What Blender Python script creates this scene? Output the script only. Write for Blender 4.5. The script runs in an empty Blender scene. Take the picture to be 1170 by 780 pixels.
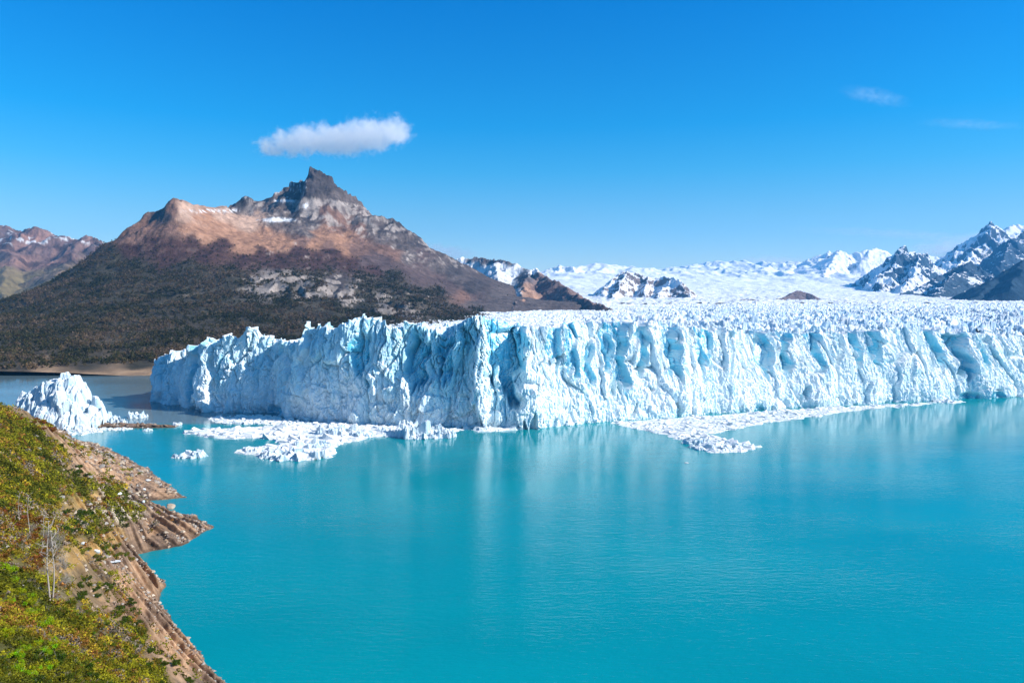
import bpy, math, random
import numpy as np
from mathutils import Vector

C = bpy.context.scene.collection
SC = bpy.context.scene
RAD = math.radians

# ------------------------------------------------------------------ camera
CAM_H, FPX, HOR = 85.0, 845.0, 335.0          # metres, focal length in photo pixels, horizon row
PITCH = math.atan((390.0 - HOR) / FPX)
cam_d = bpy.data.cameras.new('camera'); cam = bpy.data.objects.new('camera', cam_d); C.objects.link(cam)
cam.location = (0, 0, CAM_H); cam.rotation_euler = (RAD(90) - PITCH, 0, 0)
cam_d.sensor_width = 36.0; cam_d.lens = 36.0 * FPX / 1170.0
cam_d.clip_start = 0.5; cam_d.clip_end = 90000.0
SC.camera = cam

# ------------------------------------------------------------------ light
SUN_AZ, SUN_EL = RAD(102.0), RAD(33.0)          # azimuth clockwise from the view direction (+Y)
w = bpy.data.worlds.new('World'); SC.world = w; w.use_nodes = True
nt = w.node_tree
bg = nt.nodes['Background']
sky = nt.nodes.new('ShaderNodeTexSky'); sky.sky_type = 'NISHITA'; sky.sun_disc = False
sky.sun_elevation = SUN_EL; sky.sun_rotation = SUN_AZ
sky.altitude = 200.0; sky.air_density = 1.0; sky.dust_density = 0.15; sky.ozone_density = 3.0
# deep polarised blue overhead, paling towards the horizon (a function of the elevation of the view direction only)
tc = nt.nodes.new('ShaderNodeTexCoord'); sx_ = nt.nodes.new('ShaderNodeSeparateXYZ'); nt.links.new(tc.outputs['Generated'], sx_.inputs[0])
rp = nt.nodes.new('ShaderNodeValToRGB'); nt.links.new(sx_.outputs[2], rp.inputs[0])
st_ = [(0.0, (.86, 1.0, 1.30)), (.041, (.76, .94, 1.10)), (.10, (.50, .88, 1.06)), (.158, (.20, .87, 1.16)), (.214, (.05, .83, 1.25)), (.36, (.0, .74, 1.36)), (.60, (.26, .86, 1.15)), (1.0, (.38, .88, 1.05))]
while len(rp.color_ramp.elements) < len(st_): rp.color_ramp.elements.new(.5)
for e, (p_, c_) in zip(rp.color_ramp.elements, st_): e.position = p_; e.color = (c_[0] / 1.5, c_[1] / 1.5, c_[2] / 1.5, 1)
vm = nt.nodes.new('ShaderNodeVectorMath'); vm.operation = 'MULTIPLY'
nt.links.new(sky.outputs[0], vm.inputs[0]); nt.links.new(rp.outputs[0], vm.inputs[1])
nt.links.new(vm.outputs[0], bg.inputs['Color'])
bg.inputs['Strength'].default_value = 0.15          # 0.10 times the ramp's 1.5
sl = bpy.data.lights.new('sun', 'SUN'); so = bpy.data.objects.new('sun', sl); C.objects.link(so)
sl.energy = 5.0; sl.angle = RAD(0.5); sl.color = (1.0, 0.93, 0.85)
SUNV = Vector((math.sin(SUN_AZ) * math.cos(SUN_EL), math.cos(SUN_AZ) * math.cos(SUN_EL), math.sin(SUN_EL)))
so.rotation_euler = SUNV.to_track_quat('Z', 'Y').to_euler()
SC.view_settings.view_transform = 'Standard'; SC.view_settings.look = 'None'
SC.view_settings.exposure = 0.42; SC.view_settings.gamma = 1.0
try: SC.view_settings.use_curve_mapping = False
except Exception: pass
SC.render.engine = 'CYCLES'
SC.cycles.use_denoising = True
SC.cycles.max_bounces = 6; SC.cycles.diffuse_bounces = 3; SC.cycles.glossy_bounces = 2
SC.cycles.volume_bounces = 6; SC.cycles.volume_step_rate = 0.4; SC.cycles.transparent_max_bounces = 8

# ------------------------------------------------------------------ projection
cp, sp = math.cos(PITCH), math.sin(PITCH)
def ray(px, py):
    px = np.asarray(px, float); py = np.asarray(py, float)
    return px - 585.0, FPX * cp + (390.0 - py) * sp, -FPX * sp + (390.0 - py) * cp
def atD(px, py, D):                              # world point whose forward distance is D
    x, y, z = ray(px, py); t = np.asarray(D, float) / y
    return x * t, y * t, CAM_H + z * t
def atZ(px, py, z0=0.0):
    x, y, z = ray(px, py); t = (z0 - CAM_H) / z
    return x * t, y * t, z0 + 0 * t
def project(X, Y, Z):
    dz = Z - CAM_H
    d = Y * cp - dz * sp; u = Y * sp + dz * cp
    d = np.where(d < 1e-3, 1e-3, d)
    return 585.0 + FPX * X / d, 390.0 - FPX * u / d

# ------------------------------------------------------------------ noise (numpy)
def _hash(ix, iy, iz, seed):
    h = (ix.astype(np.int64) * 374761393 + iy.astype(np.int64) * 668265263 + iz * 2147483647 + seed * 1274126177) & 0xFFFFFFFF
    h = ((h ^ (h >> 13)) * 1274126177) & 0xFFFFFFFF
    h = ((h ^ (h >> 16)) * 2246822519) & 0xFFFFFFFF
    return (h ^ (h >> 15)) & 0xFFFFFFFF
def _r(ix, iy, seed, k=0):
    return _hash(ix, iy, 17 + k * 31, seed) / 4294967296.0
def noise(x, y, seed=0):
    x, y = np.broadcast_arrays(np.asarray(x, float), np.asarray(y, float))
    x0 = np.floor(x); y0 = np.floor(y); fx = x - x0; fy = y - y0
    u = fx * fx * fx * (fx * (fx * 6 - 15) + 10); v = fy * fy * fy * (fy * (fy * 6 - 15) + 10)
    x0 = x0.astype(np.int64); y0 = y0.astype(np.int64)
    def g(i, j):
        a = _r(x0 + i, y0 + j, seed) * 2 * np.pi
        return np.cos(a) * (fx - i) + np.sin(a) * (fy - j)
    a = g(0, 0); b = g(1, 0); c = g(0, 1); d = g(1, 1)
    return 1.45 * ((a + u * (b - a)) + v * ((c + u * (d - c)) - (a + u * (b - a))))
def fbm(x, y, oct=4, seed=0, gain=.5, lac=2.03):
    s = 0; a = 1; t = 0
    for k in range(oct):
        s = s + a * noise(x, y, seed + k * 7); t += a; a *= gain; x = x * lac + 3.7; y = y * lac + 1.3
    return s / t * 1.3
def ridged(x, y, oct=4, seed=0, gain=.5, lac=2.1):
    s = 0; a = 1; t = 0; w_ = 1
    for k in range(oct):
        n = (1 - np.abs(noise(x, y, seed + k * 7))) ** 2 * w_
        s = s + a * n; t += a; w_ = np.clip(n * 1.6, 0, 1); a *= gain; x = x * lac + 5.1; y = y * lac + 2.3
    return s / t
def worley(x, y, seed=0, jit=.9):
    """F1, F2, three cell randoms, offset from the cell's seed"""
    x, y = np.broadcast_arrays(np.asarray(x, float), np.asarray(y, float))
    xi = np.floor(x).astype(np.int64); yi = np.floor(y).astype(np.int64)
    F1 = np.full(x.shape, 9.0); F2 = np.full(x.shape, 9.0)
    cx = np.zeros(x.shape, np.int64); cy = cx.copy(); dx = np.zeros(x.shape); dy = dx.copy()
    for i in (-1, 0, 1):
        for j in (-1, 0, 1):
            a = xi + i; b = yi + j
            ex = x - (a + .5 + jit * (_r(a, b, seed, 1) - .5)); ey = y - (b + .5 + jit * (_r(a, b, seed, 2) - .5))
            d = np.sqrt(ex * ex + ey * ey)
            m = d < F1
            F2 = np.where(m, F1, np.minimum(F2, d))
            F1 = np.where(m, d, F1); cx = np.where(m, a, cx); cy = np.where(m, b, cy)
            dx = np.where(m, ex, dx); dy = np.where(m, ey, dy)
    return F1, F2, _r(cx, cy, seed, 3), _r(cx, cy, seed, 4), _r(cx, cy, seed, 5), dx, dy
def sstep(a, b, x):
    t = np.clip((x - a) / (b - a), 0, 1); return t * t * (3 - 2 * t)
def interp(x, xs, ys): return np.interp(x, xs, ys)
def gsmooth(a, n):
    k = np.hanning(2 * n + 1); k /= k.sum()
    return np.convolve(np.pad(a, n, mode='edge'), k, mode='valid')

class RBF:                                        # kernel r plus an affine part
    def __init__(self, pts, vals, scale=1.0, smooth=0.0):
        self.p = np.asarray(pts, float) / scale; self.s = scale; v = np.asarray(vals, float)
        n = len(v); d = np.sqrt(((self.p[:, None] - self.p[None]) ** 2).sum(-1))
        A = np.zeros((n + 3, n + 3)); A[:n, :n] = -d + np.eye(n) * smooth
        A[:n, n] = 1; A[:n, n + 1:] = self.p; A[n:, :n] = A[:n, n:].T
        b = np.zeros(n + 3); b[:n] = v
        self.w = np.linalg.lstsq(A, b, rcond=None)[0]; self.n = n
    def __call__(self, X, Y):
        sh = X.shape; X = X.ravel() / self.s; Y = Y.ravel() / self.s
        out = self.w[self.n] + self.w[self.n + 1] * X + self.w[self.n + 2] * Y
        for k in range(self.n):
            out = out - self.w[k] * np.sqrt((X - self.p[k, 0]) ** 2 + (Y - self.p[k, 1]) ** 2)
        return out.reshape(sh)

def zones(px, py, table, power=4.0):              # table: (px, py, (r,g,b)); inverse-distance blend
    num = np.zeros(px.shape + (3,)); den = np.zeros(px.shape)
    for x, y, c in table:
        wgt = 1.0 / (((px - x) ** 2 + ((py - y) * 1.3) ** 2) + 4.0) ** (power / 2)
        num += wgt[..., None] * np.array(c); den += wgt
    return num / den[..., None]

# ------------------------------------------------------------------ mesh helpers
def tag(o, label=None, cat=None, group=None, kind=None):
    if label: o['label'] = label
    if cat: o['category'] = cat
    if group: o['group'] = group
    if kind: o['kind'] = kind
    return o
def raw_mesh(name, V, loops, starts, totals, mat=None, smooth=True, parent=None, attrs=None):
    me = bpy.data.meshes.new(name)
    me.vertices.add(len(V)); me.vertices.foreach_set('co', np.ascontiguousarray(V, np.float32).ravel())
    me.loops.add(len(loops)); me.loops.foreach_set('vertex_index', np.ascontiguousarray(loops, np.int32))
    me.polygons.add(len(starts))
    me.polygons.foreach_set('loop_start', np.ascontiguousarray(starts, np.int32))
    try: me.polygons.foreach_set('loop_total', np.ascontiguousarray(totals, np.int32))
    except Exception: pass
    me.update(calc_edges=True)
    me.polygons.foreach_set('use_smooth', np.full(len(starts), bool(smooth)))
    for k, a in (attrs or {}).items():
        a = np.asarray(a, np.float32)
        if a.ndim == 1:
            at = me.attributes.new(k, 'FLOAT', 'POINT'); at.data.foreach_set('value', a)
        else:
            at = me.color_attributes.new(k, 'FLOAT_COLOR', 'POINT')
            at.data.foreach_set('color', np.concatenate([a, np.ones((len(a), 1), np.float32)], 1).ravel())
    me.validate()
    if mat: me.materials.append(mat)
    o = bpy.data.objects.new(name, me); C.objects.link(o)
    if parent: o.parent = parent
    return o
def grid_mesh(name, X, Y, Z, mat, keep=None, attrs=None, smooth=True, parent=None):
    n, m = X.shape
    idx = np.arange(n * m).reshape(n, m)
    q = np.stack([idx[:-1, :-1], idx[1:, :-1], idx[1:, 1:], idx[:-1, 1:]], -1)
    if keep is not None: q = q[keep[:-1, :-1] & keep[1:, :-1] & keep[1:, 1:] & keep[:-1, 1:]]
    q = q.reshape(-1, 4)
    used = np.unique(q); remap = np.zeros(n * m, np.int64); remap[used] = np.arange(len(used))
    V = np.stack([X.ravel(), Y.ravel(), Z.ravel()], -1)[used]
    at = {k: (a.reshape(n * m, -1)[used] if a.ndim == 3 else a.ravel()[used]) for k, a in (attrs or {}).items()}
    q = remap[q]
    return raw_mesh(name, V, q.ravel(), np.arange(len(q)) * 4, np.full(len(q), 4), mat, smooth, parent, at)
def polar(px0, px1, nx, D0, D1, nd, power=1.0):
    p = np.linspace(px0, px1, nx); t = np.linspace(0, 1, nd) ** power
    D = D0 * (D1 / D0) ** t
    P, DD = np.meshgrid(p, D, indexing='xy')
    return (P - 585.0) / FPX * DD, DD.copy(), P, DD

# ------------------------------------------------------------------ node helpers
class NB:
    def __init__(self, name):
        self.m = bpy.data.materials.new(name); self.m.use_nodes = True
        self.t = self.m.node_tree; self.t.nodes.clear()
        self.out = self.t.nodes.new('ShaderNodeOutputMaterial')
    def n(self, typ, ins=None, **kw):
        nd = self.t.nodes.new('ShaderNode' + typ)
        for k, v in kw.items(): setattr(nd, k, v)
        for k, v in (ins or {}).items():
            s = nd.inputs[k]
            if isinstance(v, bpy.types.NodeSocket): self.t.links.new(v, s)
            else: s.default_value = v
        return nd
    def pos(self): return self.n('NewGeometry').outputs['Position']
    def scale(self, v, s):
        return self.n('Mapping', {'Vector': v, 'Scale': s}).outputs[0]
    def noise(self, v, scale, detail=4, rough=.55, dist=0.0):
        return self.n('TexNoise', {'Vector': v, 'Scale': scale, 'Detail': detail, 'Roughness': rough, 'Distortion': dist}).outputs['Fac']
    def ramp(self, f, stops, interp='LINEAR'):
        r = self.n('ValToRGB', {'Fac': f}); cr = r.color_ramp; cr.interpolation = interp
        while len(cr.elements) < len(stops): cr.elements.new(.5)
        for e, (p, c) in zip(cr.elements, stops):
            e.position = p; e.color = (c, c, c, 1) if not hasattr(c, '__len__') else (*c, 1)
        return r.outputs[0]
    def mix(self, f, a, b, mode='MIX'):
        nd = self.n('Mix', data_type='RGBA', blend_type=mode)
        for s, v in ((nd.inputs[0], f), (nd.inputs[6], a), (nd.inputs[7], b)):
            if isinstance(v, bpy.types.NodeSocket): self.t.links.new(v, s)
            elif hasattr(v, '__len__'): s.default_value = (*v, 1)[:4]
            else: s.default_value = v
        return nd.outputs[2]
    def math(self, op, a, b=0.0, c=None, clamp=False):
        nd = self.n('Math', operation=op); nd.use_clamp = clamp
        for s, v in zip(nd.inputs, (a, b) if c is None else (a, b, c)):
            if isinstance(v, bpy.types.NodeSocket): self.t.links.new(v, s)
            else: s.default_value = v
        return nd.outputs[0]
    def sep(self, v):
        s = self.n('SeparateXYZ', {0: v}); return s.outputs
    def attr(self, name): return self.n('Attribute', attribute_name=name)
    def bump(self, h, strength=.5, dist=1.0, normal=None):
        d = {'Height': h, 'Strength': strength, 'Distance': dist}
        if normal is not None: d['Normal'] = normal
        return self.n('Bump', d).outputs[0]
    def principled(self, col, rough=.8, normal=None, spec=.3, **more):
        d = {'Base Color': col if isinstance(col, bpy.types.NodeSocket) else (*col, 1), 'Roughness': rough, 'Specular IOR Level': spec}
        if normal is not None: d['Normal'] = normal
        d.update(more)
        p = self.n('BsdfPrincipled', d)
        self.t.links.new(p.outputs[0], self.out.inputs[0])
        return self.m

# ------------------------------------------------------------------ materials
def mat_ice(name='glacier_ice', dirt=.25, blue=1.0, pale=(.82, .92, .955), deep=(.17, .62, .80), fresh_shade=False, stripes=False):
    b = NB(name); p = b.pos()
    st = b.noise(b.scale(p, (1, 1, .22)), .09, 5, .6)          # tall vertical bands of denser, bluer ice
    st2 = b.noise(b.scale(p, (1, 1, .35)), .45, 5, .65)
    f = b.math('MULTIPLY', b.ramp(st, [(.46, 0), (.68, 1)]), .34 * blue)
    f = b.math('ADD', f, b.math('MULTIPLY', b.ramp(st2, [(.50, 0), (.64, 1)]), .20 * blue), clamp=True)
    if fresh_shade: f = b.math('ADD', f, b.math('MULTIPLY', b.attr('fresh_shade').outputs['Fac'], .85), clamp=True)      # newly calved blue, plus shade of bays and left wall put into colour
    nz = b.sep(b.n('NewGeometry').outputs['True Normal'])[2]
    snow = b.ramp(nz, [(.35, 0), (.62, 1)])                        # weathered white crust lies on what faces up
    f = b.math('MULTIPLY', f, b.math('SUBTRACT', 1.0, b.math('MULTIPLY', snow, .85)))
    col = b.mix(f, pale, deep)
    col = b.mix(b.math('MULTIPLY', snow, .8), col, (.93, .93, .92))
    g1 = b.noise(b.scale(p, (1, 1, .3)), .13, 6, .7, .6)
    g2 = b.noise(p, .9, 4, .7)
    if stripes:
        sp_ = b.noise(b.n('Mapping', {'Vector': p, 'Rotation': (0, 0, .35), 'Scale': (.016, .0016, 0)}).outputs[0], 1.0, 5, .6)
        col = b.mix(b.ramp(sp_, [(.48, 0), (.66, .55)]), col, (.36, .42, .48))
    g = b.math('MULTIPLY', b.ramp(g1, [(.57, 0), (.72, 1)]), b.ramp(g2, [(.4, .2), (.62, 1)]))
    col = b.mix(b.math('MULTIPLY', g, dirt), col, (.30, .28, .25))
    vo = b.n('TexVoronoi', {'Vector': b.scale(p, (1, 1, .4)), 'Scale': .55}, feature='DISTANCE_TO_EDGE').outputs['Distance']
    crk = b.ramp(vo, [(.0, 0), (.06, 1)])
    vr = b.n('TexVoronoi', {'Vector': b.scale(p, (1, 1, .55)), 'Scale': 1.1}, feature='F1').outputs['Distance']
    h = b.math('ADD', b.math('MULTIPLY', vr, .55), b.math('MULTIPLY', b.noise(b.scale(p, (1, 1, .25)), 1.6, 6, .72), .9))
    h = b.math('ADD', h, b.math('MULTIPLY', crk, .35))
    nrm = b.bump(h, .45, .8)
    fine = b.noise(b.scale(p, (1, 1, .3)), 1.1, 6, .75)
    col = b.mix(b.ramp(fine, [(.54, 0), (.74, .30)]), col, tuple(q * .55 for q in deep))
    return b.principled(col, .55, nrm, .25)

def mat_attr(name, detail_scale=.1, amp=.5, bump=.6, bdist=3.0, rough=.9, col='Col', scale2=None):
    b = NB(name); p = b.pos()
    c = b.attr(col).outputs['Color']
    n1 = b.noise(p, detail_scale, 7, .68)
    m = b.ramp(n1, [(.3, 1 - amp), (.7, 1 + amp)])
    m = b.n('MapRange', {0: n1, 1: .3, 2: .7, 3: 1 - amp, 4: 1 + amp}).outputs[0]
    cc = b.n('VectorMath', {0: c, 1: b.n('CombineXYZ', {0: m, 1: m, 2: m}).outputs[0]}, operation='MULTIPLY').outputs[0]
    nrm = b.bump(b.noise(p, detail_scale * 1.7, 8, .7), bump, bdist)
    return b.principled(cc, rough, nrm, .15)
# ================================================================== lake
def mat_water():
    b = NB('lake_water'); p = b.pos(); x, y, z = b.sep(p)
    # two waters meet at the isthmus: milky turquoise this side, silty grey-blue beyond it
    wob = b.math('MULTIPLY', b.math('SUBTRACT', b.noise(b.scale(p, (.3, 1, 1)), .02, 3), .5), 14.0)
    edge = b.math('ADD', b.math('SUBTRACT', y, 478.0), wob)
    m1 = b.n('MapRange', {0: edge, 1: -4.0, 2: 5.0}).outputs[0]
    m2 = b.n('MapRange', {0: x, 1: -190.0, 2: -40.0, 3: 1.0, 4: 0.0}).outputs[0]
    far = b.math('MULTIPLY', m1, m2)
    silt = b.ramp(b.noise(b.scale(p, (.5, 1, 1)), .012, 4, .5), [(.3, 0), (.7, 1)])
    tq = b.mix(silt, (.0, .240, .280), (.0, .30, .335))
    gr = b.mix(silt, (.13, .20, .225), (.16, .235, .255))
    col = b.mix(far, tq, gr)
    r1 = b.noise(b.scale(p, (.35, 1.0, 1)), .6, 4, .65)
    r2 = b.noise(b.scale(p, (.35, 1.0, 1)), .16, 3, .5)
    r3 = b.noise(b.scale(p, (.7, 1.0, 1)), 2.1, 2, .5)
    h = b.math('ADD', b.math('MULTIPLY', r1, .30), b.math('ADD', b.math('MULTIPLY', r2, .17), b.math('MULTIPLY', r3, .035)))
    calm = b.n('MapRange', {0: b.noise(b.scale(p, (.4, 1, 1)), .013, 3), 1: .35, 2: .65, 3: .35, 4: 1.0}).outputs[0]
    lee = b.n('MapRange', {0: y, 1: 200.0, 2: 460.0, 3: 1.0, 4: .30}).outputs[0]      # calmer in the lee of the ice
    nrm = b.bump(b.math('MULTIPLY', b.math('MULTIPLY', h, calm), lee), 1.0, 1.0)
    return b.principled(col, .05, nrm, .5, IOR=1.40)
ys = np.concatenate([np.linspace(-850, 1500, 24), [3000, 7000, 12400]])
xs = np.concatenate([[-8900, -5000, -3000], np.linspace(-1500, 1500, 31), [3000, 5000, 8900]])
GX, GY = np.meshgrid(xs, ys)
lake = grid_mesh('lake', GX, GY, GX * 0, mat_water())
tag(lake, 'turquoise glacial lake with soft ripples, grey blue beyond the isthmus', 'lake', kind='structure')

# ================================================================== near hillside
shore_px = [(255, 780), (235, 755), (212, 728), (200, 715), (183, 690), (190, 668), (170, 655), (142, 636), (170, 630), (205, 623), (228, 612), (243, 601),
            (222, 590), (195, 584), (168, 577), (153, 573), (175, 572), (212, 568), (196, 556), (178, 545), (160, 531), (140, 520), (118, 511), (100, 505), (82, 500), (74, 491),
            (100, 488.5), (150, 489), (200, 488.5), (203, 486), (160, 484.5), (115, 484), (60, 478), (0, 470)]
sx, sy, _ = atZ([a for a, b in shore_px], [b for a, b in shore_px])
shore = np.stack([sx, sy], 1)
shore = np.concatenate([[(260, -120), (150, -20), (100, 60), (60, 98), (10, 118), (-38, 140)], shore, [(-480, 560), (-900, 600)]])
def seg_dist(X, Y, poly):
    d = np.full(X.shape, 1e9)
    for (ax, ay), (bx, by) in zip(poly[:-1], poly[1:]):
        vx, vy = bx - ax, by - ay; L = vx * vx + vy * vy + 1e-9
        t = np.clip(((X - ax) * vx + (Y - ay) * vy) / L, 0, 1)
        d = np.minimum(d, np.hypot(X - ax - t * vx, Y - ay - t * vy))
    return d
def inside(X, Y, poly):
    r = np.zeros(X.shape, bool); n = len(poly)
    for i in range(n):
        ax, ay = poly[i]; bx, by = poly[(i + 1) % n]
        c = ((ay > Y) != (by > Y)) & (X < (bx - ax) * (Y - ay) / (by - ay + 1e-12) + ax)
        r ^= c
    return r
land_poly = np.concatenate([shore, [(-1500, 600), (-1500, -400), (260, -400)]])
hp = [  # px, py, forward distance
    (0, 463, 262), (28, 469, 258), (45, 481, 270), (60, 490, 292), (79, 505, 330), (90, 512, 350),
    (0, 520, 170), (60, 540, 200), (110, 560, 240), (110, 535, 290), (140, 556, 285), (180, 561, 305), (130, 528, 345), (165, 543, 322),
    (0, 490, 215), (60, 510, 250), (95, 530, 280),
    (60, 600, 120), (0, 600, 95), (110, 620, 170), (125, 592, 215), (150, 596, 242), (0, 700, 50), (100, 690, 95), (150, 690, 140), (172, 690, 176),
    (60, 650, 85), (130, 650, 160), (0, 560, 125), (0, 780, 30), (50, 780, 40), (100, 780, 58), (170, 780, 100), (215, 780, 134), (200, 740, 150), (150, 740, 112), (50, 720, 62),
    (180, 606, 252), (215, 600, 265), (190, 598, 262), (165, 615, 245)]
hx, hy, hz = atD([a[0] for a in hp], [a[1] for a in hp], [a[2] for a in hp])
pts = list(zip(hx, hy)); vals = list(hz)
for q in shore: pts.append(tuple(q)); vals.append(0.0)
for x, y, z in [(0, 0, 83), (0, 15, 66), (-15, 0, 84), (20, 20, 56), (40, 40, 38), (-8, 20, 66), (0, 30, 55), (0, 60, 45), (0, 90, 20), (60, 70, 20), (60, 10, 62), (110, 10, 30), (-60, 0, 103), (-100, -50, 120),
                (-200, 0, 130), (-200, 100, 102), (-300, 200, 86), (-250, 180, 74), (-400, 300, 62), (-600, 200, 110), (-600, 400, 50), (-450, 430, 20), (0, -80, 110), (100, -80, 70), (-900, 0, 160), (-900, 450, 40),
                (-330, 480, 9), (-300, 440, 9), (-345, 500, 6), (-1400, 200, 160), (-1400, -300, 200), (-260, 395, 9), (-280, 470, 3)]:
    pts.append((x, y)); vals.append(z)
hill_rbf = RBF(pts, vals, 50.0)
STR = (0.843, -0.537)                        # strike of the rock beds
def hill_fields(X, Y):
    d = seg_dist(X, Y, shore); ins = inside(X, Y, land_poly)
    sd = np.where(ins, d, -d)
    sd = sd + 2.2 * fbm(X / 14, Y / 14, 4, 11) * np.exp(-np.abs(sd) / 20)
    base = hill_rbf(X, Y)
    z = np.where(sd > 0, np.maximum(base, np.minimum(sd * .28, 4.0)), -np.minimum(-sd * .55, 9.0) - .05)
    z = np.where(sd > 0, np.minimum(z, sd * 2.2 + .15), z)
    # bedded rock along the shore: tilted slabs that break off in steps
    u = X * STR[0] + Y * STR[1]; v = -X * STR[1] + Y * STR[0]; v = v + 1.2 * noise(u / 60, v / 30, 6)
    v = v + .5 * fbm(u / 26, v / 9, 3, 5)
    bed = 0
    for per, amp, sd_ in ((5.2, 4.2, 1), (2.1, .9, 2)):
        k = v / per; c = np.floor(k); f = k - c; f = np.clip(f + .05 * noise(u / 2.5, v / 2.5, 7), 0, 1)
        rnd = _r(c.astype(np.int64), np.floor(u / (per * 9) + _r(c.astype(np.int64), c.astype(np.int64) * 0, sd_) * 9).astype(np.int64), sd_, 2)
        bed = bed + amp * ((1 - f) ** 1.2 * sstep(0, .2, f) - .45) * (.7 + .6 * rnd)
    rockz = np.exp(-np.clip(sd, 0, 99) / 28.0) * sstep(-.5, 2, sd)
    rockz *= sstep(1.5, 7, z + 3) * np.where(Y > 290, .3, 1.0)
    z = z + bed * rockz * 1.0
    z = z + sstep(3, 30, sd) * (fbm(X / 30, Y / 30, 5, 21) * 2.4 + fbm(X / 6, Y / 6, 3, 22) * .6) * np.clip(np.hypot(X, Y) / 60, .15, 1)
    z = z + sstep(0, 5, sd) * fbm(X / 3, Y / 3, 3, 23) * .20
    z = np.where((sd > .3) & (z < .08), .08, z)
    return z, sd
def hill_z(x, y):
    z, sd = hill_fields(np.atleast_1d(np.asarray(x, float)), np.atleast_1d(np.asarray(y, float))); return z, sd
P, D = np.meshgrid(np.concatenate([np.linspace(-700, -30, 150)[:-1], np.linspace(-30, 330, 520)]), np.concatenate([np.geomspace(14, 130, 330)[:-1], np.linspace(130, 345, 640)[:-1], np.linspace(345, 640, 220)]), indexing='xy')
X = (P - 585.0) / FPX * D; Y = D.copy()
HZ, HSD = hill_fields(X, Y)
rk = (.30, .185, .11); rk2 = (.40, .25, .15); rk3 = (.21, .14, .095); pale = (.50, .42, .32); soil = (.20, .135, .07); gr = (.085, .085, .025); gr2 = (.12, .105, .03); oc = (.36, .22, .08)
ppx, ppy = project(X, Y, HZ)
wx = 9 * fbm(X / 9, Y / 9, 4, 31); wy = 7 * fbm(X / 9, Y / 9, 4, 32)
table = [(0, 480, gr), (30, 500, gr), (60, 520, gr2), (40, 560, gr), (0, 600, gr), (60, 620, gr2), (30, 680, gr), (80, 720, gr2), (30, 770, gr), (120, 760, gr), (150, 730, gr2), (170, 770, gr2), (95, 560, gr2), (110, 600, gr), (85, 640, oc),
         (100, 570, oc), (118, 630, oc), (120, 660, soil), (150, 690, rk), (180, 730, rk2), (210, 760, rk2), (235, 775, rk3), (180, 700, rk3), (140, 660, rk2), (165, 670, rk), (130, 560, pale), (120, 578, pale), (140, 585, pale), (125, 545, rk2), (150, 550, rk),
         (100, 520, rk2), (110, 515, rk2), (140, 535, rk2), (160, 560, rk3), (190, 562, rk2), (90, 508, rk2), (120, 600, soil), (150, 600, rk3), (180, 603, rk), (210, 600, rk2), (190, 615, rk3), (150, 625, rk3), (160, 645, rk2), (130, 640, rk3), (100, 655, soil),
         (20, 455, rk2), (60, 482, rk), (110, 487, rk3), (180, 487, rk3), (130, 610, oc), (15, 448, rk2), (-200, 500, gr), (-200, 700, gr2)]
col = zones(ppx + wx, ppy + wy, table, 5)
veg = np.clip((col[..., 1] - col[..., 0] * .86) * 60, 0, 1)
u_ = X * STR[0] + Y * STR[1]; vb = -X * STR[1] + Y * STR[0]; vb = vb + 1.2 * noise(u_ / 60, vb / 30, 6); vb = vb + .5 * fbm(u_ / 26, vb / 9, 3, 5)
tone = 1 + .30 * noise(vb / .8, X / 60, 41) + .34 * noise(vb / 2.6, X / 120, 42) + .45 * fbm(X / 3, Y / 3, 5, 44)
col = col * (1 + (1 - veg)[..., None] * (tone[..., None] - 1))
damp = sstep(1.4, .1, HZ + .5 * noise(X / 4, Y / 4, 43))       # wave-wetted stone, a stain that stays when the light moves
col = col * (1 - .5 * damp[..., None])
m_hill = mat_attr('hill_ground', .55, .42, .8, .5, .92)
hill = grid_mesh('hillside', X, Y, HZ, m_hill, keep=HZ > -8, attrs={'Col': col})
tag(hill, 'rocky lakeside hillside with tilted brown rock beds running into the water', 'hillside', kind='structure')

# ================================================================== big mountain with the rock spire
def mountain_pts(rows):
    x, y, z = atD([r[0] for r in rows], [r[1] for r in rows], [r[2] for r in rows]); return list(zip(x, y)), list(z)
sky_a = [(-60, 378, 1500), (0, 350, 1600), (40, 334, 1700), (75, 316, 1800), (100, 299, 1860), (127, 281, 1920), (145, 269, 1980), (165, 258, 2030), (185, 244, 2080), (198, 233, 2100),
         (212, 234, 2180), (232, 238, 2300), (258, 240, 2420), (270, 234, 2560), (277, 230, 2600), (290, 232, 2620), (305, 230, 2650), (318, 227, 2680), (335, 217, 2700), (346, 213, 2710),
         (378, 212, 2690), (385, 217, 2680), (392, 226, 2670), (400, 237, 2650), (410, 242, 2640), (425, 251, 2620), (437, 257, 2600), (447, 254, 2580), (458, 264, 2560), (475, 279, 2520),
         (490, 292, 2480), (510, 307, 2400), (530, 320, 2300), (545, 333, 2200), (560, 344, 2080), (580, 354, 1900), (602, 364, 1700), (622, 370, 1500)]
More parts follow.
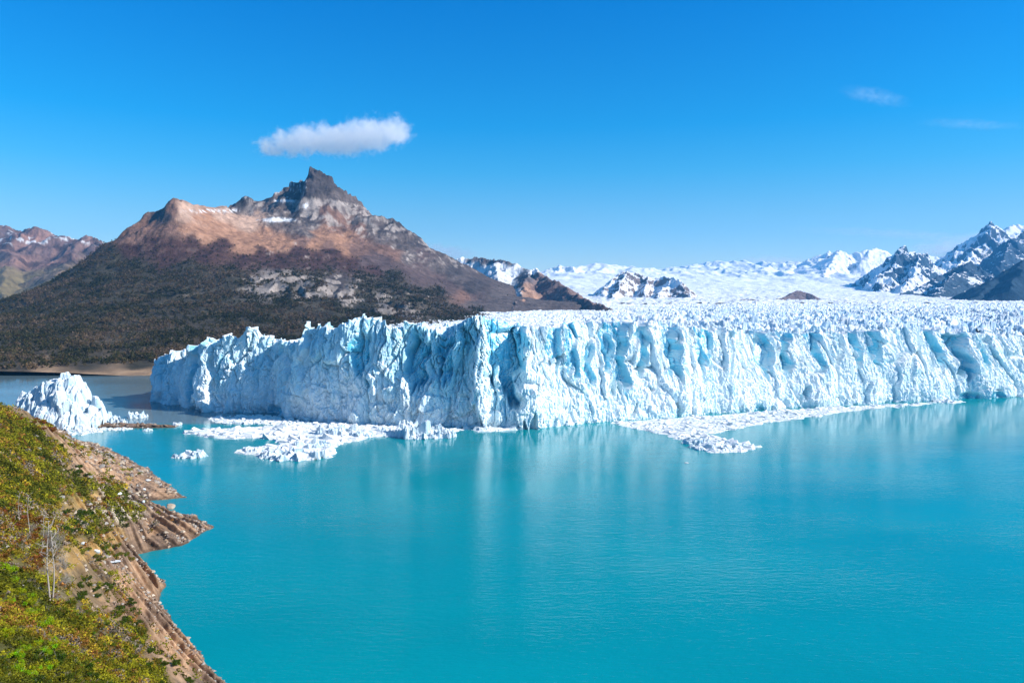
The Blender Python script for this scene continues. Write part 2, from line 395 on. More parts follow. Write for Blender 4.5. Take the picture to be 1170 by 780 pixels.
mid_a = [(0, 405, 900), (60, 408, 900), (120, 410, 900), (160, 405, 930), (220, 400, 960), (300, 395, 1000), (400, 390, 1050), (480, 385, 1150), (540, 378, 1250), (600, 371, 1320), (-80, 415, 860),
         (0, 385, 1120), (80, 375, 1200), (160, 360, 1320), (240, 365, 1280), (320, 365, 1300), (400, 365, 1350), (470, 360, 1480), (530, 358, 1650),
         (40, 352, 1480), (120, 330, 1600), (200, 315, 1700), (280, 325, 1600), (300, 338, 1560), (340, 322, 1650), (380, 335, 1600), (430, 345, 1640), (480, 335, 1850),
         (150, 295, 1850), (200, 275, 1930), (250, 290, 1950), (300, 300, 1950), (350, 305, 1900), (400, 315, 1900), (440, 320, 1950), (480, 322, 2080),
         (230, 262, 2080), (260, 262, 2180), (300, 264, 2260), (330, 272, 2230), (350, 282, 2180), (390, 290, 2150), (430, 300, 2150), (460, 300, 2230),
         (200, 250, 2010), (300, 246, 2450), (340, 250, 2450), (370, 262, 2370), (400, 265, 2420), (430, 278, 2400), (470, 290, 2380), (370, 235, 2560), (350, 232, 2590), (500, 320, 2300), (540, 346, 2080), (570, 364, 1820)]
p1, v1 = mountain_pts(sky_a); p2, v2 = mountain_pts(mid_a)
pts = p1 + p2; vals = v1 + v2
far_shore_px = [(-120, 436), (-40, 437), (0, 438), (60, 435), (110, 431), (165, 429), (215, 428)]
fx, fy, _ = atZ([a for a, b in far_shore_px], [b for a, b in far_shore_px])
for x, y in zip(fx, fy): pts += [(x, y), (x * .97, y * .97), (x * 1.10, y * 1.10)]; vals += [0, -4, 5]
for px, Dd, z in [(-200, 2000, 5), (-100, 2100, 5), (0, 2200, 5), (60, 2400, 10), (-200, 3400, 0), (0, 3400, 0), (100, 3000, 10), (100, 2500, 90), (-60, 1800, 20), (30, 1950, 30), (150, 3400, 20), (-200, 1600, 20), (180, 2800, 80)]:
    x, y, q_ = atD(px, 300, Dd); pts.append((float(x), float(y))); vals.append(z)
for x, y, z in [(-1500, 500, 10), (-1800, 900, 60), (-900, 2900, 120), (-500, 3400, 120), (0, 3300, 60), (-900, 2500, 300), (100, 2500, 40), (-200, 720, 0), (-60, 800, 15), (100, 1000, 25), (250, 1500, 40), (200, 2200, 60)]:
    pts.append((x, y)); vals.append(z)
ma_rbf = RBF(pts, vals, 300.0)
spx, spy, spz = atD([357], [197], [2690])
def ma_fields(X, Y):
    z = ma_rbf(X, Y)
    wx = X + 30 * fbm(X / 220, Y / 220, 3, 51); wy = Y + 30 * fbm(X / 220, Y / 220, 3, 52)
    h = sstep(60, 420, z)
    qx, qy = project(X, Y, z); scr = np.exp(-((qx - 250) / 62) ** 4 - ((qy - 262) / 24) ** 4) + np.exp(-((qx - 400) / 50) ** 4 - ((qy - 285 - (qx - 400) * .35) / 14) ** 4); h = h * (1 - .8 * np.clip(scr, 0, 1))
    z = z + (ridged(wx / 230, wy / 420, 6, 53) - .45) * (8 + 58 * h) * sstep(5, 60, z)
    z = z + fbm(X / 60, Y / 60, 6, 54) * (4 + 16 * h) * sstep(3, 40, z)
    # ice-worn cliff bands half way up
    ppx, ppy = project(X, Y, z)
    cb = np.exp(-(((ppx - 355) / 75) ** 2) - ((ppy - (325 + (ppx - 330) * .12)) / 17) ** 2) + .7 * np.exp(-(((ppx - 455) / 50) ** 2) - ((ppy - 352) / 14) ** 2) + .35 * np.exp(-(((ppx - 190) / 60) ** 2) - ((ppy - 335) / 16) ** 2)
    st = z / 34.0 + .8 * fbm(X / 60, Y / 60, 3, 55); fr = st - np.floor(st)
    terr = (sstep(.35, .75, fr) - fr) * 34
    z = z + np.clip(cb, 0, 1) * terr * 1.0
    # rocky upper tiers
    up = sstep(360, 470, z)
    st = z / 22.0 + .6 * fbm(X / 90, Y / 90, 3, 56); fr = st - np.floor(st)
    z = z + up * (sstep(.2, .7, fr) - fr) * 22
    # the spire: a leaning rock tooth, steep to the left, stepped to the right
    dx = (X - spx[0]); dy = (Y - spy[0])
    a = np.where(dx < 0, -dx / 17.0, dx / 150.0); bq = np.abs(dy + 20) / 110.0
    sh = np.clip(1 - np.sqrt(a ** 2 + bq ** 2) - .10 * noise(X / 16, Y / 16, 57), 0, 1)
    sh = sh + .06 * (sstep(.3, .7, sh * 7 - np.floor(sh * 7)) - (sh * 7 - np.floor(sh * 7))) * (sh > 0)
    z = z + 32 * np.clip(sh, 0, .86) ** .9
    but = np.clip(1 - np.sqrt(np.where(dx < 0, -dx / 60, dx / 90) ** 2 + ((dy + 110) / 150) ** 2), 0, 1)   # buttress below it
    z = z + 20 * but ** .9
    qx_ = X - (spx[0] + 22) - 10 * noise(Y / 40, 0 * Y, 58); t_ = np.clip((spy[0] + 20 - Y) / 300, -1, 2)     # an added prow below the spire, sheer on its left to cast shadow
    pw = np.clip(1 - np.where(qx_ < 0, -qx_ / 26, qx_ / 150), 0, 1) * sstep(.10, .38, t_) * sstep(1.1, .5, t_)
    z = z + 66 * pw
    return z
X, Y, P, D = polar(-200, 690, 1000, 760, 3500, 620, .9)
Z = ma_fields(X, Y)
ppx, ppy = project(X, Y, Z)
wf = 1.0
wx = 16 * fbm(X / 120, Y / 120, 4, 61); wy = 10 * fbm(X / 120, Y / 120, 4, 62)
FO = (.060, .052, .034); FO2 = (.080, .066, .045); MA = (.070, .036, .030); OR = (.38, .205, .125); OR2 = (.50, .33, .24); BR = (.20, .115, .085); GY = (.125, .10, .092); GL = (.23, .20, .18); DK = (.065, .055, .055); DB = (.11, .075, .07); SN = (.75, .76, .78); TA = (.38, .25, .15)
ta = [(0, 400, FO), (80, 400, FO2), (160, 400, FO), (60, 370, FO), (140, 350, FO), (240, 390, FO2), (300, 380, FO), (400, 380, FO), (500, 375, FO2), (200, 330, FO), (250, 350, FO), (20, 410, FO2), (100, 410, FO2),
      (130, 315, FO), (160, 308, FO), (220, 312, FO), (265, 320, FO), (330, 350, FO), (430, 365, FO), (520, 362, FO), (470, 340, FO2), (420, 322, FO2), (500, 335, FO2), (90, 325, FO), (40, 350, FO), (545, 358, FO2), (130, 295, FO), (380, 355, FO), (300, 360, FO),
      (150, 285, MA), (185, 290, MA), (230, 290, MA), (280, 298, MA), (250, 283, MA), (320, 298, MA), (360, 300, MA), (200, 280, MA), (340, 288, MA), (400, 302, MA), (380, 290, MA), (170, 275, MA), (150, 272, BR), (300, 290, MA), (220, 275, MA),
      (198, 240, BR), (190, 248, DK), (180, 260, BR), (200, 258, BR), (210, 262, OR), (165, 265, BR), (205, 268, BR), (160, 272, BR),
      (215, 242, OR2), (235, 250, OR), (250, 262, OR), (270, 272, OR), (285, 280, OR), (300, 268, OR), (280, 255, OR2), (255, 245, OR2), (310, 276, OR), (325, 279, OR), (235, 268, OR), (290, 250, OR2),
      (277, 232, DK), (290, 238, GY), (310, 240, GY), (325, 232, GY), (340, 222, GY), (345, 240, DK), (355, 250, DK), (330, 250, GY), (310, 252, GY), (345, 262, GY), (357, 205, DK), (360, 225, DK), (370, 215, DK), (380, 225, GY), (364, 210, DK), (352, 222, DK), (362, 238, DK), (352, 246, DK), (390, 235, GY), (375, 245, BR),  # DK points round the spire paint its shaded left side dark
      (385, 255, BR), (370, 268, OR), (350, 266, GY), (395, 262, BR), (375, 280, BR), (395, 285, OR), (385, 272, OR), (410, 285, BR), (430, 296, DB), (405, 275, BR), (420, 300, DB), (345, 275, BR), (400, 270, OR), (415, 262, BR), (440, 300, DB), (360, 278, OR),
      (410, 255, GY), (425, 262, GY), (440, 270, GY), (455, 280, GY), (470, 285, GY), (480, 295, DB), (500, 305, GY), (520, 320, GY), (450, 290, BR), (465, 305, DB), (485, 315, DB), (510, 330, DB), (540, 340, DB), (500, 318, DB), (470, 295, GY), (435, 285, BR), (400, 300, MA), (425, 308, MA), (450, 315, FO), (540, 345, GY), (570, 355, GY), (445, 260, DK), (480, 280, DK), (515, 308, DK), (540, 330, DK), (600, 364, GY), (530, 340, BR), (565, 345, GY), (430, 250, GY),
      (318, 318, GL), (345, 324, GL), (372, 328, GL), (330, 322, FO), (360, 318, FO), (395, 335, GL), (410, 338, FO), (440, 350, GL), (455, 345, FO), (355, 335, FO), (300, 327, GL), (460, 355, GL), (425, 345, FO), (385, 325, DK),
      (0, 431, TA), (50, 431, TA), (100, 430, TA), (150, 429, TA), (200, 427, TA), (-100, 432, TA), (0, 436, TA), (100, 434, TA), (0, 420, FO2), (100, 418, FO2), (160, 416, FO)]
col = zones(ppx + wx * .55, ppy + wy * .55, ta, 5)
beach = sstep(3.8, 2.2, Z + 1.2 * noise(X / 40, Y / 40, 63))
col = col * (1 - beach[..., None]) + np.array(TA) * beach[..., None]
gx = np.gradient(Z, axis=1) / np.maximum(np.gradient(X, axis=1), .1)
gy = np.gradient(Z, axis=0) / np.maximum(np.gradient(Y, axis=0), .1)
slope = np.hypot(gx, gy)
# bare pale rock where the cliffs break through the wood
cliff = sstep(.75, 1.3, slope) * sstep(.0, .35, fbm(X / 50, Y / 50, 3, 64) + .35) * (Z < 400) * (Z > 60)
cliff *= sstep(260, 300, ppx) * .75 + .2
col = col * (1 - cliff[..., None] * .85) + np.array((.36, .31, .28)) * cliff[..., None] * .85
band = noise(Z / 6.0, X / 500, 65) * sstep(300, 420, Z) + .8 * noise((X * .8 - Y * .25 + 14 * fbm(X / 80, Y / 80, 3, 69)) / 16, Z / 140, 70) * sstep(120, 260, Z)
col = col * (1 + .35 * band[..., None] * (col.max(-1) < .3)[..., None])
snow = sstep(.74, .82, fbm(X / 30, Z / 12, 4, 66) + .5) * sstep(380, 440, Z) * (ppx > 262) * (ppx < 350)
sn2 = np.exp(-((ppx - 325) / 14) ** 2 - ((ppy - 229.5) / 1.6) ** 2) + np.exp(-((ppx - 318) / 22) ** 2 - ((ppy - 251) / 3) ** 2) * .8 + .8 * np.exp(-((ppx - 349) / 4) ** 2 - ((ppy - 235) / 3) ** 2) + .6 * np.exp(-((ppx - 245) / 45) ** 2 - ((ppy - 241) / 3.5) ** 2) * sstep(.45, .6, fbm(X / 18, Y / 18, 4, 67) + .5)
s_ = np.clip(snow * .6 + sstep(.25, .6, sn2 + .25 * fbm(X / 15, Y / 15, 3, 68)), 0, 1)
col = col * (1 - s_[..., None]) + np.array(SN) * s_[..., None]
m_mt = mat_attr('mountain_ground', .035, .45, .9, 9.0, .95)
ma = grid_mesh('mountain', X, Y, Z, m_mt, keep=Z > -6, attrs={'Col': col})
tag(ma, 'big brown mountain with a pointed rock spire, orange scree and dark forested flanks', 'mountain', kind='structure')
MA_FOREST = zones(ppx + wx * .55, ppy + wy * .55, [(a_, b__, (1.0 if c__ in (FO, FO2) else (.25 if c__ is MA else 0.0),) * 3) for a_, b__, c__ in ta if c__ is not TA and c__ is not GL], 5)[..., 0] ** 1.5 * (1 - beach) * (1 - .8 * cliff) * (Z > 5) * (P > -150)
MA_GRID = (X, Y, Z, MA_FOREST, MA_FOREST * 0 + ppx)

# ================================================================== forest on its flanks (leaf clumps, one mass)
def leaf_cloud(rng, cx, cy, cz, rx, rz, size, n, tint, flat=.6):
    """n leaf clumps (one quad each) per crown, spread through an ellipsoid; returns verts and colours"""
    N = len(cx); tot = N * n
    d = rng.normal(size=(N, n, 3)); d /= np.linalg.norm(d, axis=2, keepdims=True)
    r = rng.random((N, n, 1)) ** .45
    d = d * r
    ctr = np.stack([cx, cy, cz], 1)[:, None] + d * np.stack([rx, rx, rz], 1)[:, None]
    a = rng.normal(size=(N, n, 3)); a[..., 2] *= flat; a /= np.linalg.norm(a, axis=2, keepdims=True)
    b_ = np.cross(a, rng.normal(size=(N, n, 3))); b_ /= np.linalg.norm(b_, axis=2, keepdims=True)
    s = (size[:, None, None] * (.6 + .8 * rng.random((N, n, 1)))) * .5
    V = np.stack([ctr - a * s - b_ * s * .7, ctr + a * s - b_ * s * .6, ctr + a * s * .8 + b_ * s * .7, ctr - a * s * .9 + b_ * s * .6], 2)
    c = tint[:, None] * (1 + .22 * rng.normal(size=(N, n, 1)).clip(-1.6, 1.6))
    c = np.clip(c, .004, 1)
    cc = np.repeat(c[:, :, None, :], 4, 2)
    return V.reshape(-1, 3), cc.reshape(-1, 3)
def quads_obj(name, V, cc, mat, parent=None):
    nq = len(V) // 4
    return raw_mesh(name, V, np.arange(nq * 4), np.arange(nq) * 4, np.full(nq, 4), mat, False, parent, {'Col': cc})
def mat_leaf(name='leaf_clumps', trans=.25):
    b = NB(name); c = b.attr('Col').outputs['Color']
    d = b.n('BsdfDiffuse', {'Color': c, 'Roughness': 1.0}); t = b.n('BsdfTranslucent', {'Color': c})
    mx = b.n('MixShader', {0: trans, 1: d.outputs[0], 2: t.outputs[0]})
    b.t.links.new(mx.outputs[0], b.out.inputs[0]); return b.m
m_leaf = mat_leaf()
rng = np.random.default_rng(4)
Xg, Yg, Zg, Fg, PXg = MA_GRID
area = (D * D / 845.0 ** 1) * 1.0                         # cell area grows with the square of the distance
pr = (Fg * area * (Zg < 330)).ravel(); pr = pr * (.25 + (fbm(Xg / 60, Yg / 60, 3, 71).ravel() > -.12))
pr = pr / pr.sum()
NT = 50000
k = rng.choice(len(pr), NT, p=pr)
tx = Xg.ravel()[k] + rng.normal(size=NT) * 2; ty = Yg.ravel()[k] + rng.normal(size=NT) * 3; tz = Zg.ravel()[k]
hh = 4.0 + 4.5 * rng.random(NT)
pal = np.array([(.048, .052, .024), (.060, .062, .030), (.088, .078, .040), (.16, .125, .095), (.12, .088, .048), (.038, .044, .026)])
patch = fbm(tx / 110, ty / 110, 4, 72) + .25 * rng.normal(size=NT)
ti = np.where(patch > .28, 3, np.where(patch > .12, 4, np.where(patch > -.05, 2, np.where(patch > -.3, 1, 0))))
tint = pal[ti] * np.array((1.10, 1.0, .85)) * (.7 + .6 * rng.random((NT, 1)))
V, cc = leaf_cloud(rng, tx, ty, tz + hh * .42, hh * .42, hh * .5, 1.7 + tz * 0, 18, tint, .5)
fo = quads_obj('forest', V, cc, m_leaf)
tag(fo, 'dark dense forest covering the lower slopes of the big brown mountain', 'forest', kind='stuff')
# ================================================================== glacier
base_px = [(168, 459), (190, 462.5), (206, 462), (210, 466), (228, 469.5), (255, 470.5), (308, 471.5), (313, 474), (330, 478), (350, 481), (375, 483), (420, 485), (480, 487.5), (530, 489), (545, 489.5), (568, 488.5), (610, 488.5),
           (643, 486.5), (680, 483.5), (720, 480.5), (764, 477), (815, 473), (854, 470), (900, 466.5), (956, 464), (1000, 461.5), (1037, 458.5), (1101, 456), (1142, 455), (1170, 453.5), (1240, 450), (1350, 446), (1500, 441)]
bx, by, _ = atZ([a for a, b in base_px], [b for a, b in base_px])
front = np.stack([bx, by], 1)
front = np.concatenate([[(-205, 860), (-232, 760), (-262, 680), (-283, 625)], front])
top_px = [(168, 417), (175, 411), (200, 403), (222, 396), (231, 386), (262, 386), (270, 393), (283, 380), (300, 387), (337, 391), (342, 372), (365, 375), (392, 371), (410, 368), (450, 373), (480, 378), (506, 381), (516, 375), (540, 365),
          (556, 363), (580, 368), (590, 374), (620, 376), (660, 374), (700, 370), (740, 371), (800, 375), (870, 380), (950, 383), (1000, 381), (1045, 374), (1100, 380), (1170, 385), (1350, 392), (1500, 398)]
seg = np.hypot(*np.diff(front, axis=0).T); S0 = np.concatenate([[0], np.cumsum(seg)])
DS = .55
s = np.arange(0, S0[-1], DS)
FXs = gsmooth(np.interp(s, S0, front[:, 0]), 9); FYs = gsmooth(np.interp(s, S0, front[:, 1]), 9)
# gentle bays so that the front never runs dead straight
tx = np.gradient(gsmooth(FXs, 30)); ty = np.gradient(gsmooth(FYs, 30)); L = np.hypot(tx, ty); nx, ny = ty / L, -tx / L
fpx, _ = project(FXs, FYs, 0 * s)
hidden = s < S0[4]
topy = np.interp(fpx, [a for a, b in top_px], [b for a, b in top_px])
right = sstep(540, 620, fpx)
setb = np.where(right > 0, 6 + 20 * right, 6.0)
Dtop = FYs + setb
zt = CAM_H - Dtop * (topy - HOR) / FPX
zt = np.where(hidden, 26 + 8 * fbm(s / 40, 0 * s, 2, 3), zt)
zt = gsmooth(zt, 3)
# plateau height (smooth)
pp = []; pv = []
for k in range(0, len(s), 60):
    r = math.hypot(FXs[k], FYs[k]); q = 1 + (setb[k] + 8) / r
    pp.append((FXs[k] * q, FYs[k] * q)); pv.append(zt[k] - 1)
for px, py, Dd in [(620, 371, 1150), (650, 366, 1250), (690, 361, 1350), (720, 357, 1500), (760, 352, 2200), (800, 347, 2900), (900, 346, 3000), (1000, 346, 3000), (1100, 346, 2900), (1200, 346, 2900), (1400, 346, 2900),
                   (700, 364, 800), (800, 362, 1000), (900, 363, 1050), (1000, 362, 1050), (1100, 363, 1050), (1200, 363, 1050), (1170, 372, 800), (1000, 371, 780), (850, 369, 760), (760, 366, 700), (800, 354, 1700), (1000, 353, 1700), (1200, 354, 1700)]:
    x, y, z = atD(px, py, Dd); pp.append((float(x), float(y))); pv.append(float(z))
for x, y, z in [(-150, 800, 20), (-60, 900, 24), (50, 1100, 28), (-100, 650, 40), (0, 650, 48), (150, 1300, 32), (-200, 700, 26), (1500, 600, 50), (1500, 1500, 50), (100, 1800, 40), (800, 4000, 58), (2500, 4000, 58), (0, 4000, 50)]:
    pp.append((x, y)); pv.append(z)
plat = RBF(pp, pv, 200.0, .002)
def seracs(X, Y):
    px_, _ = project(X, Y, 0 * X + 50)
    a = np.clip(sstep(560, 900, px_) + .35, .45, 1.25)
    d = np.hypot(X, Y)
    wx = X + 6 * fbm(X / 35, Y / 35, 3, 81); wy = Y + 6 * fbm(X / 35, Y / 35, 3, 82)
    big = np.clip(d / 900, 1, 2.4)
    F1, F2, r1, r2, r3, dx, dy = worley(wx / 13, wy / 10, 83)
    h1 = (r1 - .35) * 6 + (r2 - .5) * dx * 9 + (r3 - .5) * dy * 9 - 5.5 * (1 - sstep(0, .28, F2 - F1))
    G1, G2, q1, q2, q3, ex, ey = worley(wx / 5.2 + 9, wy / 4.4, 84)
    h2 = (q1 - .5) * 2.6 + (q2 - .5) * ex * 4 + (q3 - .5) * ey * 4 - 1.6 * (1 - sstep(0, .3, G2 - G1))
    K1, K2, k1, k2, k3, _, _ = worley(wx / 42, wy / 30, 86)
    cv = np.abs(noise((X * .25 + Y) / 46 + 1.5 * fbm(X / 260, Y / 260, 2, 87), X / 240, 88)); h3 = (k1 - .5) * 5 - 3 * (1 - sstep(0, .18, K2 - K1)) - 6 * (1 - sstep(0, .12, cv))
    und = 3.0 * fbm(X / 120, Y / 120, 3, 85)
    return a * (h1 * .85 + h2 * .6 + h3 * .9) * np.clip(1.2 - d / 6000, .6, 1) * 1.1 + und
# --- front wall
NV = 118
v = np.concatenate([[-.06], np.linspace(0, 1, NV - 1)])
S_, V_ = np.meshgrid(s, v, indexing='xy')
jag1 = worley(s / 11, 0 * s + .5, 91)[2] - .5; jag2 = worley(s / 4.2, 0 * s + .5, 92)[2] - .5
spk = np.clip(noise(s / 3.1, 0 * s, 93), 0, 1)
ztj = zt + (jag1 * 6.5 + jag2 * 3.2 + spk * 2.5) * np.where(hidden, .5, 1) * (1 - .55 * right)
Zw = ztj[None] * V_
sw = S_ + 5 * fbm(S_ / 45, Zw / 50, 3, 94) + 1.6 * noise(S_ / 9, Zw / 12, 95) + Zw * (.28 * noise(S_ / 120, 0 * S_, 96) - .16 * right[None])
upw = sstep(.25, .72, V_ + .16 * fbm(S_ / 25, 0 * S_, 2, 97))
F1, F2, r1, r2, r3, dx, dy = worley(sw / 10.5, Zw / 34 + 3, 98)
Lf = (1 - right)[None]
off = (r1 - .5) * (2.2 + (4.5 + 2.0 * Lf) * upw) + (r2 - .5 - .18 * Lf) * dx * (3 + 3.5 * upw) + (r3 - .5) * dy * 6 - (1.0 + 2.2 * upw) * (1 - sstep(0, .16, F2 - F1))
F1, F2, r1, r2, r3, dx, dy = worley(sw / 3.9 + 7, Zw / 11, 99)
dmp = 1 - .5 * right[None]
off += dmp * ((r1 - .5) * 1.0 + (r2 - .5 - .15 * Lf) * dx * 1.7) + (r3 - .5) * dy * 2.0 - .6 * (1 - sstep(0, .2, F2 - F1))
F1, F2, r1, r2, r3, dx, dy = worley(S_ / 1.9, Zw / 3.2, 100)
off += (r1 - .5) * .4 + (r2 - .5) * dx * .7 + (r3 - .5) * dy * .8
fresh_shade = 0 * off
off += 6.5 * fbm(S_ / 55, Zw / 90, 3, 101) + .9 * fbm(S_ / 7, Zw / 16, 4, 102)
c1, c2, g1, g2, g3, gx1, gy1 = worley(sw / 7 + 3, Zw / 8.5, 113); lump = (1 - upw) * ((g1 - .5) * 2.6 + (g2 - .5) * gx1 * 3.2 + (g3 - .3) * gy1 * 3.2)
c1, c2, g1, g2, g3, gx1, gy1 = worley(sw / 1.7 + 3, Zw / 13, 114)
for q_, dq_, dp_ in ((7.5, 60, 2.6), (3.4, 30, 1.3), (17, 70, 3.2)):
    nz_ = np.abs(noise(sw / q_ + .4 * noise(S_ / 5, Zw / 7, 116), Zw / dq_, 115 + int(q_))); off = off - dp_ * (1 - .45 * right[None]) * (1 - sstep(0, .07, nz_)) * (.35 + .65 * upw)
lump = (lump + (g1 - .5) * 1.1 + (g2 - .5) * gx1 * 1.2) * dmp; off += lump
# named bays and prows of the front: (px, half width m, depth m, v0, v1)
for px, hw, dep, v0, v1 in [(575, 13, -15, .38, 1.1), (547, 6, 7, .0, 1.0), (604, 9, 6, .0, 1.0), (595, 4, 3, .5, 1.1), (312, 8, -4, -.2, .14), (408, 7, -5, .45, .85), (474, 9, -9, .4, .9), (505, 6, -5, .5, 1.1), (716, 7, -9, .35, 1.1), (741, 4, -6, .45, 1.1), (770, 6, -9, .45, 1.1),
                            (700, 5, -6, .5, 1.1), (806, 6, -6, .6, 1.1), (816, 4, -5, .6, 1.1), (885, 7, -9, .5, 1.1), (908, 6, -8, .45, 1.1), (945, 6, -10, .45, 1.1), (990, 6, -8, .55, 1.1), (1012, 7, -9, .55, 1.1), (1085, 6, -10, .45, 1.1), (1110, 7, -12, .35, 1.0), (1135, 6, -9, .5, 1.0),
                            (1110, 13, -5, -.2, .09), (1142, 12, -6, -.2, .12), (640, 5, -6, .55, 1.1), (660, 5, -5, .5, 1.1), (680, 4, -5, .3, .8), (232, 8, 6, .0, 1.0), (215, 5, -8, .0, 1.1), (340, 6, 6, .3, 1.0), (870, 9, -4, -.1, .08), (920, 3, -6, .15, .3)]:
    k = np.argmin(np.abs(fpx - px) + 1e3 * hidden)
    vr_ = V_ + .22 * noise(sw / 3.5, Zw / 30 + px, 106) + .010 * (sw - s[k])
    wv = sstep(v0 - .02, v0 + .05, vr_) * (1 - sstep(v1 - .07, v1 + .03, V_))
    dd = np.abs(sw - s[k] - 3.5 * noise(Zw / 11, 0 * Zw + px, 104)) / (hw * (.75 + .55 * noise(Zw / 14, 0 * Zw + px * 1.7, 107)))
    off += dep * wv * (1 - sstep(.75, 1.1, dd))
    if dep < 0: fresh_shade = np.maximum(fresh_shade, wv * (1 - sstep(.9, 1.3, dd)) * .9)  # shade inside the recessed bays painted as deeper blue
sb = setb[None] * np.clip(V_, 0, 1) ** 1.35
amp_h = np.where(hidden, .5, 1)[None]
fr_cell = worley(sw / 12, Zw / 40 + 3, 198)[2]
fresh_shade = np.maximum(fresh_shade, sstep(.2, .75, V_ + .5 * fbm(S_ / 14, Zw / 40, 3, 199)) * (.15 + .85 * fr_cell) * (.05 + .62 * (1 - right[None])))  # newly calved upper faces; the shaded left wall painted bluer
off = off * amp_h * sstep(-.3, .25, V_ + .12) - sb
Xw = FXs[None] + nx[None] * off; Yw = FYs[None] + ny[None] * off
# cap rows run inwards over the top
rad = np.hypot(Xw[-1], Yw[-1])
caps_x = [Xw]; caps_y = [Yw]; caps_z = [Zw]
iy = 30
cinw = np.array([.5, 1, 1.6, 2.3, 3, 3.8, 4.7, 5.6, 6.6, 7.6, 8.8, 10, 11.4, 13, 15, 17, 19, 21.5, 24])
gnx = gsmooth(nx, 60); gny = gsmooth(ny, 60)
for c in cinw:
    x = Xw[-1] * (1 + c / rad); y = Yw[-1] * (1 + c / rad)
    if 1:
        x = np.where(hidden, Xw[-1] - gnx * c, x); y = np.where(hidden, Yw[-1] - gny * c, y)
    g = plat(x, y) + seracs(x, y)
    t = sstep(0, 13, c + 0 * x)
    jj = ztj + (worley((s + c * .3) / 3.6, 0 * s + c / 3.4, 105)[2] - .5) * 2.6 + np.where(c < 7, .38 * c, 2.66 - .25 * (c - 7)) * (1 - .4 * right)
    z = jj * (1 - t) + g * t - 3.0 * sstep(19, 24, c)
    caps_x.append(x[None]); caps_y.append(y[None]); caps_z.append(z[None])
Xw = np.concatenate(caps_x); Yw = np.concatenate(caps_y); Zw = np.concatenate(caps_z)
m_ice = mat_ice(fresh_shade=True, dirt=.55)
fresh_shade = np.concatenate([fresh_shade, np.repeat(fresh_shade[-1:], len(cinw), 0) * np.linspace(.8, 0, len(cinw))[:, None]])
gl = bpy.data.objects.new('glacier', None); C.objects.link(gl); gl.location = (0, 470, 0)
tag(gl, 'wide white and blue glacier ending in a tall jagged ice cliff above the lake', 'glacier')
def under(o, root):
    o.parent = root; o.matrix_parent_inverse = root.matrix_world.inverted() if 0 else root.matrix_basis.inverted()
wall = grid_mesh('ice_cliff', Xw, Yw, Zw, m_ice, smooth=False, attrs={'fresh_shade': fresh_shade}); under(wall, gl)
# --- serac field behind the front
X, Y, P, D = polar(150, 1420, 1500, 505, 3600, 620, .8)
inpoly = np.concatenate([front, [(1800, 900), (3500, 3600), (-300, 3600), (-205, 1000)]])
dd = seg_dist(X, Y, front[::1]); ins = inside(X, Y, inpoly)
setp = np.interp(P, fpx[~hidden], setb[~hidden])
keep = ins & (dd > setp + 12 + 4)
Z = plat(X, Y) + seracs(X, Y)
Z = Z - 4 * sstep(26 + setp - 12, 14 + setp - 12, dd)
m_ice2 = mat_ice('serac_ice', stripes=True, dirt=.45, blue=1.6, pale=(.70, .82, .90), deep=(.30, .60, .82))
fld = grid_mesh('serac_field', X, Y, Z, m_ice2, keep=keep, smooth=False); under(fld, gl)
# ================================================================== snowfields and far mountains
def mat_alpine(name, rock=(.16, .13, .12), rock2=(.25, .20, .17), snow_at=.62, width=.08, low=-1e4, line=60.0, snow=(.86, .87, .88), nscale=.006):
    b = NB(name); p = b.pos(); z = b.sep(p)[2]
    nz = b.sep(b.n('NewGeometry').outputs['Normal'])[2]
    n = b.noise(b.scale(p, (1, 1, 1.6)), nscale, 6, .60)
    n2 = b.noise(p, nscale * 5, 6, .7)
    f = b.math('ADD', nz, b.math('MULTIPLY', b.math('SUBTRACT', n, .5), 1.5))
    f = b.math('ADD', f, b.math('MULTIPLY', b.math('SUBTRACT', n2, .5), .25))
    up = b.n('MapRange', {0: z, 1: low, 2: low + line, 3: -.6, 4: 0.0}).outputs[0]
    f = b.math('ADD', f, up)
    s_ = b.n('MapRange', {0: f, 1: snow_at - width, 2: snow_at + width}).outputs[0]
    strata = b.noise(b.scale(p, (.15, .15, 1)), .05, 6, .7)
    rc = b.mix(b.ramp(strata, [(.35, 0), (.65, 1)]), rock, rock2)
    rc = b.mix(b.math('MULTIPLY', b.ramp(n2, [(.35, 1), (.6, 0)]), .6), rc, tuple(c * .45 for c in rock))
    col = b.mix(s_, rc, snow)
    nrm = b.bump(b.noise(p, nscale * 3, 8, .7), .8, 20.0)
    return b.principled(col, .85, nrm, .1)

